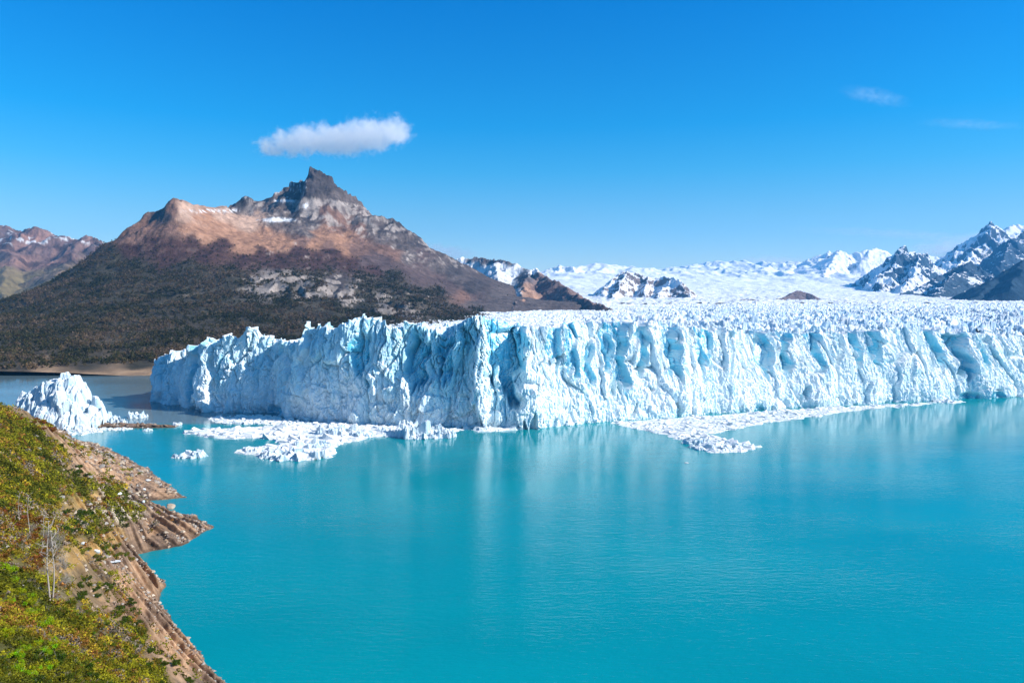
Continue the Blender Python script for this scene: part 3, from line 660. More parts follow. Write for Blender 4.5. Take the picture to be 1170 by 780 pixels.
def crest_field(X, Y, crest, k, pw=1.0):
    """crest: rows (x, y, z); height falls away from the crest line at slope k"""
    best = np.full(X.shape, -1e9)
    for (ax, ay, az), (bx, by, bz) in zip(crest[:-1], crest[1:]):
        vx, vy = bx - ax, by - ay; L = vx * vx + vy * vy + 1e-9
        t = np.clip(((X - ax) * vx + (Y - ay) * vy) / L, 0, 1)
        d = np.hypot(X - ax - t * vx, Y - ay - t * vy)
        best = np.maximum(best, az + t * (bz - az) - k * d ** pw)
    return best
def far_mountain(name, crest_px, spurs, k, foot, px0, px1, D0, D1, nx_, nd, mat, seed, size, amp, label, sharp=1.0, colfn=None):
    lines = [crest_px] + spurs
    X, Y, P, D = polar(px0, px1, nx_, D0, D1, nd)
    wx = X + size * .35 * fbm(X / size, Y / size, 4, seed); wy = Y + size * .35 * fbm(X / size, Y / size, 4, seed + 1)
    z = np.full(X.shape, -1e9)
    for ln in lines:
        x, y, zz = atD([a[0] for a in ln], [a[1] for a in ln], [a[2] for a in ln])
        z = np.maximum(z, crest_field(X * .45 + wx * .55, Y * .45 + wy * .55, list(zip(x, y, zz)), k))
    hgt = np.clip((z - foot) / (size * .8), 0, 1)
    z = z + (ridged(wx / (size * .6), wy / (size * .8), 6, seed + 2) - .62) * amp * .5 * (.25 + .75 * hgt) + fbm(X / (size * .16), Y / (size * .16), 4, seed + 3) * amp * .12
    z = np.maximum(z, foot - 60)
    at = {'Col': colfn(X, Y, z)} if colfn else None
    o = grid_mesh(name, X, Y, z, mat, keep=z > foot - 55, attrs=at)
    return tag(o, label, 'mountain', kind='structure'), (X, Y, z)

# rolling icefield that feeds the glacier
X, Y, P, D = polar(520, 1500, 700, 2850, 12300, 420)
sp_, sv_ = [], []
for px, py, Dd in [(600, 330, 6000), (640, 345, 3800), (700, 344, 3600), (760, 344, 3600), (820, 344, 3500), (900, 344, 3500), (1000, 344, 3500), (1100, 345, 3500), (1300, 345, 3500),
                   (600, 346, 2900), (700, 347.5, 2850), (800, 347.5, 2850), (900, 347.5, 2850), (1000, 347.5, 2850), (1100, 347.5, 2850), (1200, 347.5, 2850), (1500, 347.5, 2850),
                   (640, 306, 8500), (655, 304.5, 8800), (672, 309, 9000), (684, 305, 8800), (700, 308, 9000), (628, 311, 8500), (612, 314, 8600), (715, 312, 9000), (740, 311, 9500), (780, 307, 10000), (800, 303, 10500), (822, 299, 11000), (840, 302, 11000), (870, 305, 11000), (900, 306, 11000), (930, 306, 11000),
                   (640, 322, 6500), (680, 325, 6300), (760, 330, 5400), (820, 328, 5600), (860, 322, 6500), (900, 324, 6500), (950, 328, 6200), (1000, 330, 6000), (830, 314, 8200), (890, 312, 8500), (960, 316, 8000), (1010, 316, 8200), (1050, 330, 6000), (1100, 335, 5500), (1150, 300, 9000), (1200, 300, 9000), (1500, 320, 7000), (980, 303, 11000), (1050, 303, 11000), (870, 335, 4700), (930, 338, 4500), (990, 339, 4400), (800, 338, 4500)]:
    x, y, z = atD(px, py, Dd); sp_.append((float(x), float(y))); sv_.append(float(z))
for px, Dd in [(520, 9500), (640, 10500), (700, 12000), (820, 15000), (1000, 15000), (1500, 15000), (900, 13500), (1200, 13000)]:
    x, y, z = atD(px, 345, Dd); sp_.append((float(x), float(y))); sv_.append(100.0)
sr = RBF(sp_, sv_, 1000.0)
Z = sr(X, Y) + fbm(X / 420, Y / 420, 5, 201) * 22 * sstep(3200, 6000, Y) + (ridged(X / 130, Y / 90, 5, 202) - .5) * 16 * sstep(10000, 4500, Y) + (worley(X / 34, Y / 26, 203)[2] - .5) * 12 * sstep(5200, 3300, Y) + (ridged(X / 500, Y / 800, 5, 204) - .5) * 110 * sstep(6000, 8500, Y)
icef = grid_mesh('snowfield', X, Y, Z, mat_alpine('snowfield_snow', (.26, .22, .2), (.34, .28, .25), .36, .05, snow=(.80, .83, .86), nscale=.0035))
tag(icef, 'broad white snowfield rising behind the glacier', 'snowfield', kind='structure')

m_brown = mat_attr('distant_brown_rock', .012, .5, .9, 25.0, .95)
def col_left(X, Y, z):
    n = fbm(X / 300, Y / 300, 5, 301); n2 = fbm(X / 90, z / 30, 4, 302)
    c = np.array((.21, .125, .10)) + n[..., None] * np.array((.14, .06, .03)) + n2[..., None] * np.array((.07, .05, .045))
    g = sstep(320, 120, z + 120 * n)[..., None]
    c = c * (1 - g) + np.array((.20, .155, .07)) * g
    dk = sstep(.15, .35, fbm(X / 140, Y / 200, 4, 303))[..., None]; c = c * (1 - .55 * dk)
    sn = (sstep(.22, .3, fbm(X / 110, Y / 60, 4, 304)) * sstep(370, 430, z))[..., None]
    return np.clip(c * (1 - sn) + np.array((.7, .7, .72)) * sn, .02, .9)
far_mountain('mountain', [(-120, 262, 5600), (-60, 250, 5400), (0, 256, 5200), (14, 258, 5150), (22, 263, 5100), (36, 261, 5050), (42, 260, 5000), (52, 264, 4950), (66, 270, 4900), (80, 269, 4850), (95, 270, 4800), (108, 274, 4700), (118, 277, 4650), (127, 281, 4600), (160, 300, 4500), (220, 330, 4400)],
             [[(14, 258, 5150), (10, 300, 4300), (0, 340, 3600)], [(95, 270, 4800), (70, 310, 4000), (50, 335, 3400)], [(127, 281, 4600), (110, 310, 4000)]], .55, 60, -200, 260, 2600, 6200, 460, 260, m_brown, 310, 420, 120,
             'distant red brown mountain at the far left beyond the forested slope', colfn=col_left)

def col_b(X, Y, z):
    px, py = project(X, Y, z)
    w1 = 14 * fbm(X / 130, Y / 130, 4, 331); w2 = 9 * fbm(X / 130, Y / 130, 4, 332)
    W = (.83, .86, .88); R = (.21, .14, .12); G = (.16, .13, .125); O = (.42, .25, .17); B = (.12, .10, .105)
    t = [(525, 300, W), (540, 304, W), (560, 308, W), (575, 306, W), (590, 306, W), (560, 318, W), (575, 325, W), (585, 335, W), (555, 298, G), (568, 296, B), (540, 296, G), (605, 305, G), (585, 299, B), (530, 293, W), (580, 318, W),
         (600, 318, B), (615, 315, R), (600, 330, O), (605, 340, O), (615, 330, R), (630, 325, R), (645, 335, R), (660, 345, R), (640, 345, G), (620, 350, G), (590, 350, B), (600, 360, G), (640, 358, B), (680, 352, R), (700, 357, G), (660, 357, G), (560, 340, G), (540, 325, G), (578, 342, O), (520, 310, R), (610, 308, W), (625, 316, G)]
    c = zones(px + w1 * .5, py + w2 * .5, t, 5)
    return np.clip(c * (1 + .3 * fbm(X / 40, z / 12, 4, 333))[..., None], .02, .88)
m_grey = mat_attr('glacier_side_rock', .02, .45, .9, 16.0, .95)
far_mountain('mountain', [(500, 300, 3700), (515, 297, 3650), (530, 294, 3600), (545, 294, 3550), (560, 296, 3500), (580, 299, 3350), (592, 301, 3250), (604, 305, 3150), (612, 309, 3000), (622, 314, 2850), (632, 320, 2700), (645, 328, 2500), (660, 337, 2250), (675, 343, 2050), (690, 349, 1850), (705, 355, 1650), (716, 358, 1520)],
             [[(604, 305, 3150), (598, 330, 2500), (590, 352, 1900)], [(568, 297, 3450), (572, 318, 2900)]], .75, 35, 440, 760, 1350, 4400, 500, 380, m_grey, 320, 150, 52,
             'grey brown rocky ridge with a small hanging icefield behind the big mountain', colfn=col_b)

M1 = mat_alpine('alpine_rock_snow', (.17, .14, .13), (.27, .215, .19), .70, .05, nscale=.0045)
M2 = mat_alpine('alpine_shaded_rock', (.035, .065, .10), (.06, .10, .14), .62, .05, nscale=.003)  # haze and shade of the right-hand peaks put into the rock colour
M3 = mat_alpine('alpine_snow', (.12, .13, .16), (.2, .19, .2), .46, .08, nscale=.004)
M5 = mat_alpine('hump_rock', (.17, .13, .13), (.30, .22, .20), 1.12, .07, nscale=.01)
M4 = mat_alpine('alpine_bare_rock', (.018, .045, .075), (.03, .065, .10), 1.9, .07, nscale=.005)  # dark blue stands for shade and haze on the near shoulder
far_mountain('mountain', [(684, 345, 4200), (690, 330, 4400), (703, 318, 4600), (709, 312, 4650), (715, 308, 4700), (719, 307, 4700), (726, 311, 4700), (733, 312, 4700), (742, 315, 4650), (755, 317, 4550), (762, 315, 4500), (775, 320, 4300), (785, 332, 4100), (793, 342, 3900)],
             [[(719, 307, 4700), (705, 330, 4300), (700, 345, 3900)], [(742, 315, 4650), (735, 335, 4200)], [(764, 316, 4500), (760, 330, 4200), (745, 346, 3800)]], .8, 66, 650, 830, 3400, 5600, 300, 240, M1, 340, 190, 80, 'small snow covered rocky peak rising in the middle of the icefield')
far_mountain('mountain', [(876, 346, 3400), (888, 341, 3500), (902, 337, 3600), (912, 331, 3700), (920, 333, 3700), (930, 338, 3600), (940, 345, 3500)], [], .6, 62, 850, 970, 3000, 4400, 180, 140, M5, 350, 120, 30, 'low brown rock hump standing out of the ice, the larger one')
far_mountain('mountain', [(820, 347, 3300), (838, 343, 3400), (856, 341, 3450), (872, 344, 3400), (884, 348, 3350)], [], .5, 60, 800, 910, 3000, 4200, 160, 120, M5, 360, 110, 20, 'low flat brown rock hump standing out of the ice, the smaller one')
far_mountain('mountain', [(835, 309, 9600), (870, 305, 9500), (905, 300, 9400), (925, 294, 9300), (940, 289, 9200), (958, 287, 9200), (970, 289, 9200), (985, 286, 9200), (1000, 285, 9300), (1020, 287, 9400), (1050, 290, 9500), (1090, 295, 9500)],
             [[(958, 287, 9200), (945, 305, 8200), (940, 318, 7500)], [(905, 300, 9400), (900, 312, 8600)], [(1000, 284, 9300), (985, 300, 8500)]], .55, 150, 810, 1130, 6500, 10800, 420, 280, M3, 370, 600, 200, 'broad white snow dome behind the icefield')
far_mountain('mountain', [(985, 340, 5700), (1000, 322, 6000), (1012, 305, 6200), (1020, 290, 6300), (1028, 283, 6350), (1034, 282, 6350), (1042, 284, 6350), (1050, 288, 6300), (1058, 292, 6300), (1068, 299, 6200), (1080, 307, 6200), (1092, 316, 6100)],
             [[(1030, 282, 6350), (1010, 312, 5700), (1000, 330, 5200)], [(1050, 288, 6300), (1045, 310, 5600), (1030, 328, 5100)], [(1040, 284, 6350), (1022, 300, 6000)]], .9, 80, 960, 1130, 4700, 7400, 340, 280, M2, 380, 340, 190, 'dark pyramid peak streaked with snow right of the white dome')
far_mountain('mountain', [(1018, 345, 4300), (1035, 335, 4600), (1060, 322, 4900), (1085, 310, 5100), (1098, 303, 5200), (1106, 300, 5200), (1120, 306, 5200), (1140, 312, 5100), (1170, 318, 5000), (1220, 325, 4900)],
             [[(1106, 300, 5200), (1080, 325, 4500), (1060, 342, 4000)], [(1140, 312, 5100), (1120, 335, 4300)]], .7, 66, 990, 1280, 3700, 6000, 380, 260, mat_alpine('alpine_hazed_rock', (.035, .065, .10), (.06, .10, .14), .95, .05, nscale=.0025), 390, 300, 130, 'long dark rocky ridge below the high snow peaks')  # the ridge's blue shade and haze are painted into its rock
far_mountain('mountain', [(1050, 312, 8600), (1068, 302, 8500), (1082, 295, 8400), (1098, 285, 8300), (1108, 277, 8200), (1116, 268, 8150), (1124, 262, 8100), (1133, 256, 8100), (1142, 261, 8100), (1150, 270, 8100), (1158, 277, 8100), (1175, 285, 8200), (1250, 290, 8300)],
             [[(1133, 256, 8100), (1112, 290, 7200), (1090, 306, 6500)], [(1145, 262, 8100), (1150, 290, 7200)], [(1108, 277, 8200), (1085, 300, 7300)]], .8, 120, 1020, 1330, 5900, 9400, 420, 300, mat_alpine('alpine_high_rock', (.04, .065, .095), (.08, .10, .12), .60, .08, nscale=.004), 400, 480, 260, 'highest snowy peak at the right with a sharp summit')  # bluish rock colour carries the haze and shade of the summit
far_mountain('mountain', [(1128, 315, 6300), (1140, 292, 6500), (1152, 276, 6600), (1160, 271, 6600), (1175, 262, 6700), (1230, 255, 6900), (1330, 270, 7000)],
             [[(1160, 271, 6600), (1140, 305, 5900)]], .95, 100, 1100, 1420, 5300, 7800, 340, 220, mat_alpine('alpine_edge_rock', (.035, .065, .10), (.06, .095, .13), .92, .07, nscale=.005), 410, 300, 150, 'steep dark peak with a little snow cut by the right edge')  # shade and haze of this peak painted in as blue rock
far_mountain('mountain', [(1098, 347, 3300), (1112, 338, 3500), (1125, 326, 3600), (1140, 316, 3700), (1155, 306, 3800), (1170, 297, 3850), (1220, 275, 4000), (1320, 250, 4200), (1480, 240, 4400)],
             [[(1170, 297, 3850), (1150, 330, 3350)]], .62, 56, 1070, 1550, 2950, 5200, 380, 240, M4, 420, 260, 50, 'dark bare mountain shoulder nearest to the glacier at the right edge')
far_mountain('mountain', [(1130, 285, 9600), (1150, 270, 9600), (1162, 257, 9600), (1170, 256, 9600), (1200, 258, 9600), (1300, 268, 9700)], [], .6, 150, 1100, 1400, 8600, 10800, 240, 160, M3, 430, 700, 200, 'pale snow mountain half hidden behind the highest peak')

for nm, cr, sd_, lb in [('a', [(596, 322, 7900), (612, 314, 8000), (628, 307, 8100), (640, 304, 8100), (652, 303, 8100), (664, 308, 8100), (680, 318, 8000), (692, 326, 7800)], 440, 'rounded snow mountain rising just right of the grey ridge'),
                        ('b', [(662, 322, 9400), (672, 309, 9500), (684, 304, 9500), (696, 305, 9500), (708, 310, 9500), (724, 318, 9400), (740, 322, 9300)], 450, 'rounded snow mountain behind the small rocky peak'),
                        ('c', [(762, 322, 10300), (785, 309, 10400), (805, 302, 10500), (822, 297, 10500), (840, 300, 10500), (860, 306, 10500), (890, 314, 10400)], 460, 'long low snow dome in the middle of the skyline')]:
    far_mountain('mountain', cr, [[cr[3], (cr[3][0] - 12, cr[3][1] + 18, cr[3][2] - 900)], [cr[4], (cr[4][0] + 16, cr[4][1] + 20, cr[4][2] - 1000)]], .5, 150, cr[0][0] - 30, cr[-1][0] + 30, cr[0][2] - 1700, cr[0][2] + 1300, 260, 180, M3, sd_, 500, 150, lb)
# ================================================================== clouds
def cloud(name, px, py, D, wpx, hpx, thick, dens, seed, label, lobes, ns=5.0, cut=.42, stretch=1.0, cat='cloud', tilt=0.0):
    x, y, z = (float(q) for q in atD(px, py, D)); s_ = D / FPX
    W, H = wpx * s_, hpx * s_
    b = NB(name + '_vapour'); tc = b.n('TexCoord').outputs['Object']
    wv = b.n('VectorMath', {0: b.n('TexNoise', {'Vector': b.scale(tc, (W / H * ns * .62 * stretch, ns * .62, ns * .62)), 'Scale': 1.0, 'Detail': 7, 'Roughness': .7}).outputs['Color'], 1: (.5, .5, .5)}, operation='SUBTRACT').outputs[0]
    f = None
    for lx, lz, rx, rz in lobes:               # soft ellipsoids in the unit box (-1..1), pushed about by noise
        q = b.n('VectorMath', {0: tc, 1: (lx, 0, lz)}, operation='SUBTRACT').outputs[0]
        q = b.n('VectorMath', {0: q, 1: b.scale(wv, (.8 / max(W / H, 1) * 2, 1.6, 1.6))}, operation='ADD').outputs[0]
        q = b.scale(q, (1 / rx, .9, 1 / rz))
        l = b.n('VectorMath', {0: q}, operation='LENGTH').outputs['Value']
        g = b.n('MapRange', {0: l, 1: 1.0, 2: cut}).outputs[0]
        f = g if f is None else b.math('MAXIMUM', f, g)
    wisp = b.noise(b.scale(tc, (W / H * ns * stretch, ns, ns)), 1.6, 7, .7)
    f = b.math('MULTIPLY', f, b.n('MapRange', {0: wisp, 1: .38, 2: .60, 3: .0, 4: 1.7}).outputs[0])
    v_ = b.n('VolumePrincipled', {'Color': (1, 1, 1, 1), 'Density': b.math('MULTIPLY', f, dens), 'Anisotropy': .3})
    b.t.links.new(v_.outputs[0], b.out.inputs['Volume'])
    bpy_me = bpy.data.meshes.new(name)
    vs = [(i, j, k) for i in (-1, 1) for j in (-1, 1) for k in (-1, 1)]
    bpy_me.from_pydata(vs, [], [(0, 1, 3, 2), (4, 6, 7, 5), (0, 4, 5, 1), (2, 3, 7, 6), (0, 2, 6, 4), (1, 5, 7, 3)])
    bpy_me.materials.append(b.m)
    o = bpy.data.objects.new(name, bpy_me); C.objects.link(o); o.location = (x, y, z); o.scale = (W / 2, thick / 2, H / 2); o.rotation_euler = (0, tilt, 0)
    return tag(o, label, cat)
cloud('cloud', 387, 160, 8000, 206, 72, 600, .0095, 1, 'single puffy white cloud floating above the rock spire',
      [(-.52, -.12, .24, .34), (-.28, .0, .32, .40), (.02, .0, .42, .48), (.32, .14, .34, .52), (.56, .24, .24, .42), (-.74, -.25, .16, .20)], ns=4.2)
cloud('cloud_wisp', 1000, 110, 9000, 110, 26, 400, .0009, 2, 'small slanting wisp of cloud high at the upper right', [(0, 0, .8, .5)], ns=2.0, stretch=.5, cut=.0, tilt=RAD(12))
cloud('cloud_wisp', 1110, 142, 9000, 150, 14, 400, .0006, 3, 'thin flat streak of cloud high near the right edge', [(0, 0, .9, .6)], ns=2.0, stretch=.4, cut=.0, tilt=RAD(3))
cloud('cloud_bank', 505, 287, 14200, 110, 36, 1500, .0016, 5, 'soft white cloud bank behind the right flank of the big mountain', [(-.1, -.2, .9, .7), (-.5, .1, .4, .5)], ns=2.4, cut=.1)
cloud('cloud_bank', 880, 300, 13800, 110, 30, 1600, .0018, 6, 'small white cloud bank resting on the snowfield skyline', [(0, -.2, .9, .75)], ns=2.4, cut=.1)
cloud('cloud_bank', 1095, 277, 14000, 130, 44, 1500, .0018, 7, 'hazy white cloud bank behind the highest snowy peak', [(-.1, -.35, .8, .5), (.5, .0, .5, .75)], ns=2.2, cut=.05)
cloud('cloud_streak', 1040, 268, 14500, 330, 16, 900, .0006, 8, 'long faint streak of cloud above the white snow dome', [(0, 0, .95, .7)], ns=2.0, stretch=.3, cut=.0, tilt=RAD(3))
# ================================================================== icebergs
m_berg = mat_ice('iceberg_ice', dirt=.6, blue=.9, pale=(.60, .70, .76), deep=(.25, .60, .78))
m_brash = mat_ice('brash_ice', dirt=.5, blue=.35, pale=(.64, .71, .74), deep=(.34, .62, .74))
def height_ice(name, cx, cy, sx, sy, hfun, res, mat, label, group=None, cat='iceberg', base=-1.2):
    nx_, ny_ = max(12, int(2 * sx / res)), max(12, int(2 * sy / res))
    a, b_ = np.meshgrid(np.linspace(-1, 1, nx_), np.linspace(-1, 1, ny_), indexing='xy')
    X = cx + a * sx; Y = cy + b_ * sy
    Z = hfun(a, b_, X, Y)
    o = grid_mesh(name, X - cx, Y - cy, np.maximum(Z, base), mat, keep=Z > base, smooth=False)
    o.location = (cx, cy, 0)
    return tag(o, label, cat, group)
# the big stranded berg at the isthmus
def peaks(rows, X, Y):
    z = np.full(X.shape, -30.0)
    for px, py, D, k in rows:
        x, y, zz = (float(q) for q in atD(px, py, D))
        z = np.maximum(z, zz - 1.5 + np.minimum(0, 5.5 - k * 1.6 * np.hypot(X - x, (Y - y) * .7)))
    return z
def strand(a, b_, X, Y):
    wx = X + 1.4 * fbm(X / 6, Y / 6, 3, 501); wy = Y + 2.2 * fbm(X / 6, Y / 6, 3, 502)
    z = peaks([(86, 424, 484, 1.5), (80, 428, 482, 1.35), (74, 426, 482, 1.3), (68, 432, 482, 1.25), (60, 431, 484, 1.3), (54, 437, 483, 1.3), (46, 440, 483, 1.4), (38, 444, 484, 1.3), (32, 446, 486, 1.5), (88, 440, 478, 1.5), (95, 457, 474, 1.3), (106, 458, 474, 1.2), (113, 464, 474, 1.3), (70, 448, 470, 1.3), (55, 455, 470, 1.2), (84, 455, 468, 1.2), (100, 468, 468, 1.3), (40, 458, 474, 1.4)], wx, wy)
    F1, F2, r1, r2, r3, dx, dy = worley(wx / 6.5, wy / 7.0, 503)
    z = z + (r1 - .5) * 4.0 + (r2 - .5) * dx * 9 + (r3 - .5) * dy * 9 - 2.5 * (1 - sstep(0, .25, F2 - F1))
    F1, F2, r1, r2, r3, dx, dy = worley(wx / 1.7, wy / 1.9, 504)
    z = z + (r1 - .5) * .8 + (r2 - .5) * dx * 1.0 - .4 * (1 - sstep(0, .3, F2 - F1))
    return z
cx, cy, _ = (float(q) for q in atD(70, 470, 480))
height_ice('iceberg', cx + 0, cy, 36, 34, strand, .33, m_berg, 'large rugged white iceberg stranded on the rocks at the far left', cat='iceberg')
def small_strand(px, py, D, hx, hy, seed, label, H, group=None, name='iceberg', lopsided=0.0, k=1.0, mat=None):
    cx, cy, _ = (float(q) for q in atZ(px, py))
    def f(a, b_, X, Y):
        wa = a + .22 * fbm(X / 4, Y / 4, 3, seed); wb = b_ + .22 * fbm(X / 4, Y / 4, 3, seed + 1)
        r = np.sqrt(wa ** 2 + wb ** 2)
        top = .5 + .45 * lopsided * a + .45 * fbm(a * 1.6 + seed, b_ * 1.4, 3, seed + 5)
        s_ = max(hx / 3.0, 1.2)
        F1, F2, r1, r2, r3, dx, dy = worley(X / s_ + .3 * wa, Y / s_, seed + 2)
        top = top + (r1 - .5) * .5 + (r2 - .5) * dx * 1.1 + (r3 - .5) * dy * 1.1
        F1, F2, r1, r2, r3, dx, dy = worley(X / s_ * 3.1, Y / s_ * 3.1, seed + 3)
        top = top + (r1 - .5) * .22 + (r2 - .5) * dx * .4
        edge = .86 + .25 * fbm(np.arctan2(b_, a) * 2.2 + seed, 0 * a + seed, 3, seed + 6)
        return H * np.clip(top, .1, 1.1) * sstep(edge + .08, edge - .16, r) - 1.2 * sstep(edge - .02, edge + .12, r)
    return height_ice(name, cx, cy, hx, hy, f, max(.18, hx / 70), mat or m_berg, label, group, base=-.8)
B = 845.0
# (px, waterline py, half width px, height px, lopsided, label)
bergs = [(216, 521.5, 20, 7.5, .75, 'small low iceberg floating alone, with its taller end at the right'),
         (290, 516, 13, 6.0, -.2, 'small white iceberg at the left tip of the floating ice raft'),
         (335, 522, 38, 11.0, .15, 'long lumpy white iceberg at the front of the ice raft'),
         (360, 511, 24, 8.5, 0, 'middle white iceberg of the ice raft, behind the long lumpy one'),
         (484, 498, 34, 17.0, -.2, 'tall white iceberg at the right end of the ice raft near the cliff'),
         (508, 499, 13, 9.0, .3, 'low white block beside the tall iceberg at the end of the ice raft'),
         (385, 496, 26, 11.0, .0, 'blue and white iceberg in the back row of the ice raft'),
         (452, 494, 24, 6.5, .0, 'flat white iceberg between the back row and the tall iceberg of the ice raft'),
         (410, 498, 20, 7.0, .2, 'flat white iceberg in the middle of the back row of the ice raft'),
         (820, 512, 30, 7.5, -.2, 'white iceberg at the tip of the right hand ice tongue'),
         (796, 506, 18, 6.5, .3, 'small iceberg with a blue hollow on the right hand ice tongue'),
         (1077, 458.5, 13, 3.0, .2, 'thin white floe lying alone by the foot of the cliff at the right'),
         (553, 490.5, 12, 4.0, .0, 'small ice block at the foot of the prow of the ice cliff'),
         (156, 476.5, 11, 7.0, .0, 'white ice block on the isthmus just right of the stranded iceberg'),
         (169, 492, 6, 3.0, .0, 'tiny white floe just this side of the isthmus'),
         (118, 484, 13, 15.0, -.5, 'white ice ridge leaning on the right flank of the stranded iceberg'),
         (135, 485, 11, 10.0, -.4, 'small white ice block at the tail of the stranded iceberg'),
         (202, 485.5, 6, 3.5, .0, 'little white ice lump on the tip of the isthmus'),
         (260, 484, 5, 2.0, 0, 'tiny ice lump drifting in the shade of the glacier'),
         (785, 529, 3, 1.2, 0, 'tiny speck of ice drifting right of the ice tongue')]
for i, (px, py, hw, hp_, lop, lab) in enumerate(bergs):
    x0, y0, _ = atZ(px, py); sc_ = float(y0) / B
    small_strand(px, py, 0, hw * sc_ * 1.12, hw * sc_ * (.62 if hw > 15 else .8), 600 + i * 10, lab, hp_ * sc_, lopsided=lop)

# brash ice: crowds of small broken pieces
def brash(name, areas, n, smin, smax, hmin, hmax, seed, label, mat, extra=None):
    rng = np.random.default_rng(seed)
    PX, PY = [], []
    tot = sum(a[-1] for a in areas)
    for poly, wt in areas:
        poly = np.array(poly, float); lo, hi = poly.min(0), poly.max(0); need = int(n * wt / tot); got = 0
        while got < need:
            q = rng.random((need * 3, 2)) * (hi - lo) + lo
            m = inside(q[:, 0] + 5 * fbm(q[:, 0] / 12, q[:, 1] / 3, 3, seed), q[:, 1] + 1.2 * fbm(q[:, 0] / 9, q[:, 1] / 2, 3, seed + 1), poly)
            q = q[m][:need - got]; PX.append(q[:, 0]); PY.append(q[:, 1]); got += len(q)
    px = np.concatenate(PX); py = np.concatenate(PY)
    x, y, _ = atZ(px, py); N = len(x)
    s = smin + (smax - smin) * rng.random(N) ** 3; h = (hmin + (hmax - hmin) * rng.random(N) ** 3) * np.clip(s / smax + .4, .4, 1.2)
    # irregular six-sided blocks with a tilted, smaller top
    k = 6; ang = np.arange(k) / k * 2 * np.pi + rng.random((N, 1)) * 6 + (rng.random((N, k)) - .5) * .7
    r = s[:, None] * (.6 + .6 * rng.random((N, k))); el = 1 + .9 * rng.random((N, 1))
    bx_ = x[:, None] + np.cos(ang) * r * el; by_ = y[:, None] + np.sin(ang) * r
    tl = rng.normal(size=(N, 2)) * .22
    q = .55 + .3 * rng.random((N, k))
    tx_ = x[:, None] + np.cos(ang) * r * el * q; ty_ = y[:, None] + np.sin(ang) * r * q
    tz = np.maximum(h[:, None] * (.75 + .5 * rng.random((N, k))) + (tx_ - x[:, None]) * tl[:, :1] + (ty_ - y[:, None]) * tl[:, 1:], .06)
    V = np.concatenate([np.stack([bx_, by_, np.full_like(bx_, -.3)], -1), np.stack([tx_, ty_, tz], -1), np.stack([x, y, tz.mean(1) * 1.1], -1)[:, None]], 1)
    V = V.reshape(-1, 3)
    i = np.arange(k); j = (i + 1) % k
    side = np.stack([i, j, j + k, i + k], 1); top = np.stack([i + k, j + k, np.full(k, 2 * k)], 1)
    base = (np.arange(N) * (2 * k + 1))[:, None, None]
    sd_ = (side[None] + base).reshape(-1, 4); tp = (top[None] + base).reshape(-1, 3)
    loops = np.concatenate([sd_.ravel(), tp.ravel()])
    tot_ = np.concatenate([np.full(len(sd_), 4), np.full(len(tp), 3)]); st = np.concatenate([[0], np.cumsum(tot_)[:-1]])
    o = raw_mesh(name, V, loops, st, tot_, mat, False)
    return tag(o, label, 'brash ice', kind='stuff')
brash('brash_ice', [([(214, 495), (235, 491), (300, 488.5), (345, 486), (380, 484.5), (440, 489), (470, 493), (455, 497), (425, 499), (400, 504), (375, 509), (330, 505), (300, 500), (250, 500)], 10),
                    ([(275, 514), (300, 511), (330, 507), (365, 506), (373, 514), (372, 522), (330, 524), (300, 519), (280, 518)], 3.2),
                    ([(440, 490), (520, 489.5), (520, 496), (440, 499)], .8)], 4300, .25, 5.5, .1, .85, 700, 'raft of broken white brash ice floating in front of the shaded ice cliff', m_brash)
brash('brash_ice', [([(235, 478), (300, 473.5), (330, 479), (360, 482.5), (420, 486), (540, 490), (540, 491.5), (440, 490), (340, 486.5), (250, 483)], 1)], 1500, .5, 2.6, .15, .9, 710, 'shaded blue brash ice drifting along the foot of the left ice cliff', m_brash)
brash('brash_ice', [([(702, 483), (764, 479), (815, 475), (854, 472), (900, 468.5), (960, 466), (1035, 461), (1000, 466), (965, 470), (930, 475), (880, 482), (840, 489), (815, 495), (770, 497), (730, 490)], 10),
                    ([(760, 492), (800, 495), (830, 503), (862, 510), (850, 515), (815, 517), (800, 508), (770, 500)], 2.4), ([(1000, 463), (1100, 458), (1102, 459.5), (1000, 466)], .2), ([(540, 490), (600, 489.5), (590, 491), (545, 492.5)], .3)],
      8500, .25, 4.4, .05, .45, 720, 'wide tongue of pale brash ice spreading from the sunlit ice cliff', m_brash)
brash('brash_ice', [([(62, 492), (75, 489.5), (150, 488.2), (152, 490.5), (120, 492), (100, 496), (80, 497)], 1)], 420, .5, 2.0, .1, .6, 730, 'brash ice packed against the near side of the isthmus', m_brash)

# ================================================================== the air between here and the far peaks
b = NB('haze_air'); v_ = b.n('VolumePrincipled', {'Color': (.10, .50, 1.0, 1), 'Density': 3.7e-5, 'Anisotropy': 0.0}); b.t.links.new(v_.outputs[0], b.out.inputs['Volume'])
me = bpy.data.meshes.new('haze'); hx0, hx1, hy0, hy1, hz0, hz1 = -9000, 9000, -900, 12500, -40, 1150
me.from_pydata([(i, j, k) for i in (hx0, hx1) for j in (hy0, hy1) for k in (hz0, hz1)], [], [(0, 1, 3, 2), (4, 6, 7, 5), (0, 4, 5, 1), (2, 3, 7, 6), (0, 2, 6, 4), (1, 5, 7, 3)])
me.materials.append(b.m); hz_o = bpy.data.objects.new('haze', me); C.objects.link(hz_o); tag(hz_o, 'thin blue haze in the air over the lake and the glacier', 'haze', kind='stuff')
